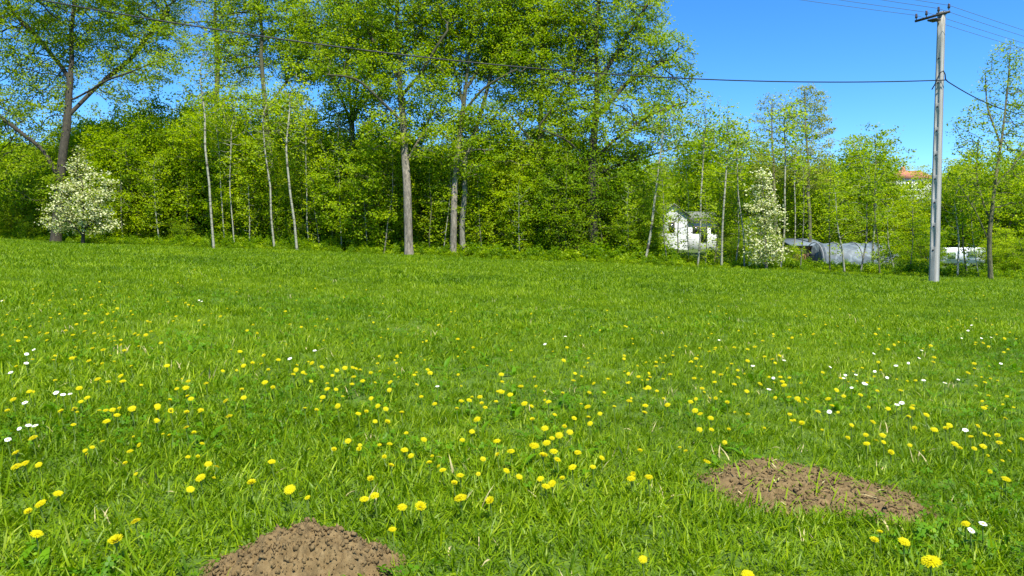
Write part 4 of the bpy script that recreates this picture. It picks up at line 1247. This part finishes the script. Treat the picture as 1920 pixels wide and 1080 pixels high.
# ------------------------------------------------------------------ molehills
for H_, lb in zip(HILLS, ['rounded brown molehill of crumbly soil at the bottom edge', 'flat spread patch of bare brown soil in the right foreground']):
    cx, cy = H_['c']; g = G(cx, cy)
    root = empty('molehill', (cx, cy, g)); tag(root, lb, 'molehill')
    nr_, na = 70, 150
    V = []
    rr = np.linspace(0, 1.3, nr_ + 1)[1:]; aa = np.linspace(0, 2 * math.pi, na, endpoint=False)
    RR, AA = np.meshgrid(rr, aa, indexing='ij')
    px = RR * np.cos(AA) * H_['a']; py = RR * np.sin(AA) * H_['b']
    c0 = math.cos(H_['rz']); s0 = math.sin(H_['rz'])
    wx = cx + px * c0 - py * s0; wy = cy + px * s0 + py * c0
    wz = gz(wx, wy) + 0.008 + hill_z(H_, wx, wy) - g
    V = np.concatenate([np.stack([wx - cx, wy - cy, wz], -1).reshape(-1, 3), [(0, 0, 0.012 + float(hill_z(H_, np.array([cx]), np.array([cy]))[0]))]])
    F = []
    for i in range(nr_ - 1):
        k = np.arange(na); k2 = (k + 1) % na
        F.append(np.stack([i * na + k, (i + 1) * na + k, (i + 1) * na + k2, i * na + k2], 1))
    k = np.arange(na)
    obj('soil_mound', mesh('soil_mound', V, [np.concatenate(F), np.stack([np.full(na, len(V) - 1), k, (k + 1) % na], 1)], M['soil'], smooth=True), root)
    r = np.random.default_rng(H_['seed'])
    Pc = Parts(); base = np.array([(1, 0, 0), (-1, 0, 0), (0, 1, 0), (0, -1, 0), (0, 0, 1), (0, 0, -1), (.6, .6, .5), (-.6, .5, .6), (.5, -.6, .6), (-.6, -.6, .4)])
    tri = [(0, 6, 4), (0, 2, 6), (2, 4, 6), (2, 7, 4), (2, 1, 7), (1, 4, 7), (1, 9, 4), (1, 3, 9), (3, 4, 9), (3, 8, 4), (3, 0, 8), (0, 4, 8), (0, 5, 2), (2, 5, 1), (1, 5, 3), (3, 5, 0)]
    for q in range(2200):
        a_ = r.uniform(0, 6.283); k = r.random() ** .5 * 1.22
        x = cx + k * math.cos(a_) * H_['a'] * c0 - k * math.sin(a_) * H_['b'] * s0; y = cy + k * math.cos(a_) * H_['a'] * s0 + k * math.sin(a_) * H_['b'] * c0
        z = G(x, y) + .012 + float(hill_z(H_, np.array([x]), np.array([y]))[0]) - g
        s = 0.0016 + 0.0078 * r.random() ** 4.5
        R_ = np.array(Euler(r.uniform(0, 6, 3)).to_matrix())
        Pc.add((base * r.uniform(.5, 1.35, (10, 1)) * np.array((1.25, .9, .7)) * s) @ R_.T + (x - cx, y - cy, z + s * .2), [], tri)
    o = obj('crumbs', Pc.mesh('crumbs', M['soil']), root); o['kind'] = 'stuff'
    if H_['h'] < .05:       # a few grass shoots and dry stalks lying on the patch
        for q, (mt, nm, cnt) in enumerate([('dry', 'dry_stalks', 12), ('grass', 'grass_shoots', 170)]):
            V = []; F = []; n = 0
            for k_ in range(cnt):
                a_ = r.uniform(0, 6.283); k = r.random() ** .5 * 1.05
                x = cx + k * math.cos(a_) * H_['a']; y = cy + k * math.sin(a_) * H_['b']
                z = G(x, y) + .015 + float(hill_z(H_, np.array([x]), np.array([y]))[0]) - g
                b_ = r.uniform(0, 6.28); L = r.uniform(.02, .07); up = r.uniform(.02, .12) if q == 0 else r.uniform(.1, .9)
                d = np.array((math.cos(b_), math.sin(b_), up)) * L; s = np.array((-math.sin(b_), math.cos(b_), 0)) * .0022
                p = np.array((x - cx, y - cy, z + .004))
                V += [p - s, p + s, p + d * .6 + s + (0, 0, .004), p + d * .6 - s + (0, 0, .004), p + d]; F += [(n, n + 1, n + 2), (n, n + 2, n + 3), (n + 3, n + 2, n + 4)]; n += 5
            o = obj(nm, mesh(nm, V, np.array(F), M[mt], np.full(len(V), .45)), root); o['kind'] = 'stuff'

# ------------------------------------------------------------------ flowers
def petal_mat(name, c1, c2, transl=0.2):
    return leaf_mat(name, [(0.0, c1), (1.0, c2)], transl=transl, rough=0.6, spec=0.2, obj_var=0.3)


M['dandelion'] = petal_mat('dandelion_yellow', (0.56, 0.49, 0.002), (0.72, 0.67, 0.006), 0.5)
M['daisy'] = petal_mat('daisy_white', (0.78, 0.78, 0.74), (0.88, 0.88, 0.86))
M['daisy_eye'] = flat_mat('daisy_eye', (0.75, 0.55, 0.03))
M['stem'] = flat_mat('flower_stem', (0.13, 0.20, 0.03), var=0.2)


def floret_head(seed, R, rings, dome, w, droop=0.0):
    """rings of narrow petals rising to a soft dome"""
    r = np.random.default_rng(seed)
    V = []; F = []; T = []; n = 0
    for (nf, r0, r1, zz, rise) in rings:
        for k in range(nf):
            a = 6.283 * (k + r.uniform(-.3, .3)) / nf
            d = np.array((math.cos(a), math.sin(a), 0)); s = np.array((-math.sin(a), math.cos(a), 0))
            l1 = R * r1 * r.uniform(.88, 1.08); l0 = R * r0
            p0 = d * l0 + (0, 0, zz * R); p1 = d * l1 + (0, 0, (zz + rise) * R + r.normal(0, .03 * R))
            pm = (p0 + p1) / 2 + (0, 0, .05 * R)
            ww = w * R
            V += [p0 - s * ww * .5, p0 + s * ww * .5, pm + s * ww * .62, pm - s * ww * .62, p1 + s * ww * .38, p1 - s * ww * .38]
            F += [(n, n + 1, n + 2), (n, n + 2, n + 3), (n + 3, n + 2, n + 4), (n + 3, n + 4, n + 5)]
            T += [r.uniform(.3, .9)] * 6; n += 6
    return np.array(V), np.array(F), np.array(T)


heads = []
for k in range(3):
    V, F, T = floret_head(300 + k, 0.0235, [(26, .2, 1.0, .05, .05), (22, .15, .82, .16, .08), (16, .1, .58, .26, .10), (9, .02, .32, .33, .10)], .3, .17)
    heads.append((V, F, T))
for k in range(2):
    V, F, T = floret_head(310 + k, 0.019, [(22, .2, .95, .05, .38), (18, .15, .72, .14, .45), (12, .08, .45, .2, .5)], .3, .18)
    heads.append((V, F, T))
head_me = [mesh('flower_head', V, F, M['dandelion'], T) for V, F, T in heads]
V, F, T = floret_head(320, 0.0125, [(20, .25, 1.0, .0, .05), (16, .2, .9, .06, .1)], .1, .22)
daisy_me = mesh('petals', V, F, M['daisy'], T)
th = np.linspace(0, 6.283, 12, endpoint=False)
V = [(0.0045 * math.cos(q), 0.0045 * math.sin(q), .0012) for q in th] + [(0.0028 * math.cos(q), 0.0028 * math.sin(q), .0034) for q in th] + [(0, 0, .004)]
eye_me = mesh('eye', V, [np.array([(k, (k + 1) % 12, 12 + (k + 1) % 12, 12 + k) for k in range(12)]), np.array([(24, 12 + k, 12 + (k + 1) % 12) for k in range(12)])], M['daisy_eye'], smooth=True)
Pc = Parts(); Pc.tube([(0, 0, -.014), (0, 0, -.008), (0, 0, -.001), (0, 0, .003)], [.003, .0065, .008, .007], 8); bract_me = Pc.mesh('bracts', M['stem'], smooth=True)

# seen positions: (u0, v0, scale, list) of close views of the meadow
SEEN = [
    (0, 760, 3.376, [(210, 203), (105, 300), (105, 385), (160, 370), (245, 380), (368, 565), (258, 628), (182, 672), (860, 728), (735, 868), (232, 803), (712, 28), (470, 28), (740, 62), (1000, 15), (1082, 38), (1185, 50), (1272, 30), (1180, 135), (1228, 175), (990, 95), (1270, 460), (1205, 530), (465, 130), (675, 105), (840, 30)]),
    (300, 860, 3.2, [(550, 143), (670, 15), (780, 178), (885, 243), (1395, 420)]),
    (640, 620, 3.0, [(70, 262), (165, 242), (105, 222), (20, 210), (60, 300), (120, 280), (425, 300), (485, 220), (500, 242), (275, 290), (742, 97), (655, 48), (955, 110), (900, 250), (905, 292), (820, 205), (1250, 170), (1390, 155), (1270, 95), (1315, 243), (1305, 285), (1420, 292), (1095, 312), (1010, 318), (905, 350), (950, 365), (735, 375), (780, 375), (790, 408), (675, 400), (870, 395), (720, 398), (525, 410), (205, 428), (250, 445), (95, 470), (340, 465), (190, 505), (258, 510), (450, 375), (650, 440), (1030, 408), (1070, 425), (1165, 398), (1245, 358), (1395, 350), (1385, 428), (1455, 470), (1535, 425), (1620, 395), (1710, 428), (1705, 460), (1835, 418), (1812, 382), (1775, 338), (1728, 318), (1735, 265), (1730, 240), (1810, 268), (1850, 248), (1610, 295), (1615, 245), (1590, 155), (1770, 178), (1810, 180), (1770, 200), (1865, 142), (1500, 275), (1200, 470), (1310, 488), (1075, 495), (765, 500), (1390, 495), (1400, 525), (1255, 538), (1285, 565), (1225, 583), (1185, 600), (1155, 625), (1145, 550), (735, 570), (875, 618), (1085, 645), (1195, 682), (1135, 705), (1215, 728), (955, 680), (880, 690), (1330, 690), (1465, 722), (1415, 768), (1300, 770), (1120, 832), (1000, 815), (928, 782), (1185, 862), (1150, 878), (1640, 800), (1630, 832), (1728, 818), (355, 672), (392, 708), (495, 745), (280, 755), (570, 780), (668, 820), (635, 857), (165, 830), (188, 928), (130, 950), (342, 997), (445, 1000), (672, 940), (838, 950)]),
    (0, 440, 3.0, [(35, 490), (40, 452), (95, 478), (165, 470), (85, 525), (15, 565), (285, 470), (265, 555), (370, 543), (410, 565), (475, 545), (530, 555), (265, 598), (225, 553), (300, 705), (310, 680), (500, 715), (405, 695), (310, 820), (165, 883), (75, 927), (445, 865), (490, 915), (455, 937), (420, 985), (345, 990), (690, 825), (680, 795), (740, 745), (550, 818), (610, 830), (430, 505), (480, 485), (480, 445), (605, 445), (660, 415), (685, 380), (570, 395), (510, 355), (185, 390), (280, 370), (300, 345), (715, 465), (650, 525), (575, 495), (735, 430), (760, 560), (820, 565), (850, 545), (610, 560), (640, 575), (580, 650), (520, 640), (700, 655), (780, 630), (905, 610), (900, 448), (990, 460), (845, 495), (945, 378), (1060, 395), (1085, 400), (1045, 385), (1465, 415), (1605, 432), (1190, 445), (1240, 460), (1150, 510), (1390, 540), (1445, 555), (1425, 510), (1695, 520), (1775, 515), (1840, 475), (1630, 505), (1565, 705), (1485, 680), (1370, 740), (1420, 720), (1470, 730), (1300, 648), (1350, 655), (1755, 725), (1810, 745), (1665, 762), (1650, 790), (1705, 780), (1870, 797), (1750, 825), (1510, 765), (1535, 857), (1490, 828), (1840, 870), (1815, 912), (1900, 965), (1895, 762), (1780, 990), (1715, 975), (1370, 912), (1360, 870), (1270, 930), (995, 868), (1045, 863), (1055, 907), (1075, 930), (885, 970), (960, 990), (955, 930), (1050, 1005), (1130, 988), (740, 985), (885, 1045), (1290, 1025), (1160, 835), (940, 735), (615, 270), (640, 290), (490, 275), (560, 265), (1000, 270), (1060, 255), (1245, 255), (850, 285), (1095, 200), (425, 310)]),
    (1280, 500, 3.0, [(578, 235), (655, 255), (640, 280), (870, 335), (315, 360), (510, 380), (510, 395), (600, 355), (615, 400), (665, 385), (735, 380), (405, 380), (450, 420), (290, 455), (150, 475), (180, 470), (365, 465), (405, 452), (595, 460), (95, 460), (15, 450), (50, 530), (75, 515), (460, 508), (545, 500), (505, 520), (520, 545), (365, 530), (275, 550), (310, 580), (175, 595), (215, 605), (180, 648), (290, 660), (435, 660), (550, 620), (560, 650), (570, 668), (600, 625), (65, 630), (360, 700), (110, 685), (120, 708), (185, 745), (250, 760), (45, 755), (70, 805), (158, 855), (645, 738), (818, 740), (865, 692), (1000, 718), (1095, 700), (1225, 695), (890, 625), (1035, 650), (760, 810), (840, 780), (1045, 795), (1155, 805), (1290, 800), (1295, 780), (1270, 852), (670, 880), (950, 890), (1070, 870), (1030, 940), (1125, 950), (1130, 985), (1035, 1000), (1305, 915), (1370, 840), (1415, 915), (1500, 890), (1480, 915), (1530, 1000), (1700, 940), (1690, 1005), (1780, 993), (1640, 1028), (1170, 1045), (1660, 900), (1620, 950), (1905, 970), (1770, 955), (1815, 855), (1695, 790), (1770, 640), (1700, 650), (1640, 575), (1640, 545), (1605, 600), (1905, 600), (1415, 510), (1410, 535), (1395, 445), (1250, 430), (1190, 440), (1105, 440), (1155, 465), (1020, 380), (1085, 380), (940, 365), (1645, 440), (1690, 430), (1720, 450), (1810, 405), (1840, 370), (1830, 470), (1100, 540), (1310, 645)]),
    (1200, 800, 2.667, [(1455, 685), (1630, 480), (1170, 570), (1200, 525), (15, 660), (540, 735), (1320, 575), (45, 250), (1830, 260)])]
SEEN_W = [
    (0, 440, 3.0, [(10, 370), (1135, 375), (1120, 370), (150, 675), (190, 650), (355, 900), (395, 893), (315, 890), (148, 725), (60, 775), (140, 945), (1770, 655), (1630, 700)]),
    (0, 760, 3.376, [(122, 145), (180, 130), (222, 138), (50, 225)]),
    (640, 620, 3.0, [(1260, 35), (1145, 75), (540, 318)]),
    (1280, 500, 3.0, [(395, 560), (205, 410), (915, 615), (905, 628), (975, 605), (1020, 655), (1030, 662), (950, 682), (1080, 588), (1150, 625), (1232, 768), (1205, 775), (825, 820), (1625, 330), (1570, 400), (1605, 360), (1680, 405), (1735, 400), (1345, 470), (1330, 515), (1200, 555), (1550, 635), (1355, 640), (1475, 650), (485, 690), (510, 625), (570, 525), (830, 565), (1790, 545), (1270, 540), (1075, 490), (1590, 915)]),
    (1200, 800, 2.667, [(1715, 488), (1655, 520)])]
NAMED = {(218, 1017): 'large tilted dandelion head near the bottom left corner', (472, 905): 'large round dandelion above the molehill, standing alone', (754, 952): 'left one of two bright dandelions side by side right of the molehill',
         (788, 953): 'right one of two bright dandelions side by side right of the molehill', (919, 937): 'bright dandelion alone to the right of the side-by-side pair', (1746, 1057): 'largest domed dandelion head near the bottom right corner',
         (1402, 1076): 'dandelion cut by the bottom edge below the soil patch', (1206, 1047): 'small pale dandelion low between the two patches of soil', (1639, 1014): 'dandelion just below the flat soil patch',
         (1650, 997): 'small half-open dandelion touching the lower edge of the soil patch', (1811, 980): 'dandelion beside two white daisies right of the soil patch', (864, 933): 'curled dandelion up-left of the lone bright one in the middle foreground',
         (31, 849): 'tilted dandelion at the left edge above a close group', (31, 874): 'roundest dandelion of the close group at the left edge', (544, 916): 'dandelion right of the large round one above the molehill',
         (576, 936): 'small dandelion just above the top of the molehill', (255, 976): 'small dandelion up-right of the large tilted head at bottom left', (496, 818): 'single dandelion in bare green left of centre', (735, 991): 'tiny dandelion at the right shoulder of the molehill',
         (62, 820): 'dandelion under the three white daisies at the left edge', (76, 946): 'bent dandelion near the left edge low down', (703, 929): 'upper one of a touching dandelion pair above the molehill', (683, 937): 'lower one of a touching dandelion pair above the molehill',
         (1038, 847): 'right one of two round dandelions close together in the centre', (1018, 855): 'left one of two round dandelions close together in the centre', (1002, 835): 'dandelion up-left of the two round ones in the centre'}
DG = 'yellow dandelions in the meadow'; WG = 'small white daisies in the meadow'


def seen_list(S):
    out = []
    for u0, v0, k, L in S:
        for a_, b_ in L:
            out.append((u0 + a_ / k, v0 + b_ / k))
    return out


def zone(u, v, what):
    col = next(t for a, t in [(300, 'the blossoming shrub'), (620, 'the slim white birches'), (900, 'the thickest trunk'), (1200, 'the dark low tree'), (1550, 'the blossoming cone'), (9999, 'the concrete pole')] if u < a)
    band = next(t for a, t in [(620, 'far off in the meadow'), (700, 'in the middle distance'), (780, 'halfway down the meadow'), (860, 'in the near meadow'), (9999, 'in the foreground')] if v < a)
    return 'small %s %s, below %s' % (what, band, col)


r = np.random.default_rng(41)
dand = sorted(seen_list(SEEN), key=lambda q: -q[1])
stem_cache = {}


def stem_mesh(h):
    k = round(h, 2)
    if k not in stem_cache:
        P_ = Parts(); P_.tube([(0.008, 0.004, -.02), (.004, .003, k * .4), (0, 0, k * .8), (0, 0, k - .01)], [.0022, .0021, .002, .0022], 5, cap=False)
        stem_cache[k] = P_.mesh('stem', M['stem'])
    return stem_cache[k]


rest = []
for i, (u, v) in enumerate(dand):
    h = float(r.uniform(.066, .085)) + (0.012 if v < 800 else 0)
    x, y = ground_at(u, v, h)
    nm = [l for (a_, b_), l in NAMED.items() if abs(a_ - u) < 2.5 and abs(b_ - v) < 2.5]
    tilt = (r.normal(0.40, .18), r.normal(0, .2), r.uniform(0, 6.28)); s = float(r.uniform(.46, .72)) * (1.6 if nm and 'large' in nm[0] else 1.3 if nm and ('bright' in nm[0] or 'round' in nm[0]) else 1.0)
    if nm and 'small' in nm[0] or nm and 'tiny' in nm[0]: s *= .7
    if i < 290:
        root = empty('dandelion', (x, y, G(x, y)))
        tag(root, nm[0] if nm else zone(u, v, 'yellow dandelion'), 'dandelion', DG)
        obj('stem', stem_mesh(h), root)
        hd = obj('flower_head', head_me[int(r.choice([0, 1, 2, 0, 1, 2, 3, 4]))], root, (0, 0, round(h, 2)), None, (s, s, s)); hd.rotation_mode = 'ZYX'; hd.rotation_euler = Euler(tilt, 'ZYX')
        obj('bracts', bract_me, hd)
    else:
        rest.append((x, y, G(x, y) + h, tilt, s))
for q in range(620):                      # the many too small to pick out
    u = r.uniform(0, 1920); v = r.uniform(535, 790) if r.random() < .8 else r.uniform(800, 900)
    if fbm(np.array([u / 160.0]), np.array([v / 60.0]), 61, 3)[0] < 0.40 + 0.10 * (v > 780): continue
    h = float(r.uniform(.075, .10)); x, y = ground_at(u, v, h)
    if min(float(hill_rel(H_, x, y)) for H_ in HILLS) < 1.15: continue
    rest.append((x, y, G(x, y) + h, (r.normal(.45, .2), r.normal(0, .25), r.uniform(0, 6)), float(r.uniform(.28, .55))))
Vs = []; Fs = []; Ts = []; n = 0
for k, (x, y, z, tl, s) in enumerate(rest):
    V, F, T = heads[k % 5]
    R_ = np.array(Euler(tl, 'ZYX').to_matrix())
    Vs.append((V * s * 1.05) @ R_.T + (x, y, z)); Fs.append(F + n); Ts.append(T); n += len(V)
if rest:
    tag(obj('small_dandelions', mesh('small_dandelions', np.concatenate(Vs), np.concatenate(Fs), M['dandelion'], np.concatenate(Ts))), 'tiny yellow dandelion heads dotting the meadow between the larger ones', 'dandelions', kind='stuff')

NAMED_W = {(1843, 983): 'upper right one of two white daisies right of the soil patch', (1820, 995): 'lower left one of two white daisies right of the soil patch',
           (36, 803): 'left one of three white daisies at the left edge', (53, 798): 'middle one of three white daisies at the left edge', (66, 801): 'right one of three white daisies at the left edge', (3, 563): 'white daisy cut by the left edge of the picture'}
for u, v in seen_list(SEEN_W):
    h = float(r.uniform(.075, .095)) + (0.012 if v < 800 else 0); x, y = ground_at(u, v, h)
    nm = [l for (a_, b_), l in NAMED_W.items() if abs(a_ - u) < 2.5 and abs(b_ - v) < 2.5]
    s = float(r.uniform(.68, 1.0)) * (1.1 if v < 760 else 1.0)
    root = empty('daisy', (x, y, G(x, y))); tag(root, nm[0] if nm else zone(u, v, 'white daisy'), 'daisy', WG)
    obj('stem', stem_mesh(h), root)
    p = obj('petals', daisy_me, root, (0, 0, round(h, 2)), None, (s, s, s)); p.rotation_mode = 'ZYX'; p.rotation_euler = Euler((r.normal(.4, .15), r.normal(0, .2), r.uniform(0, 6)), 'ZYX'); obj('eye', eye_me, p)
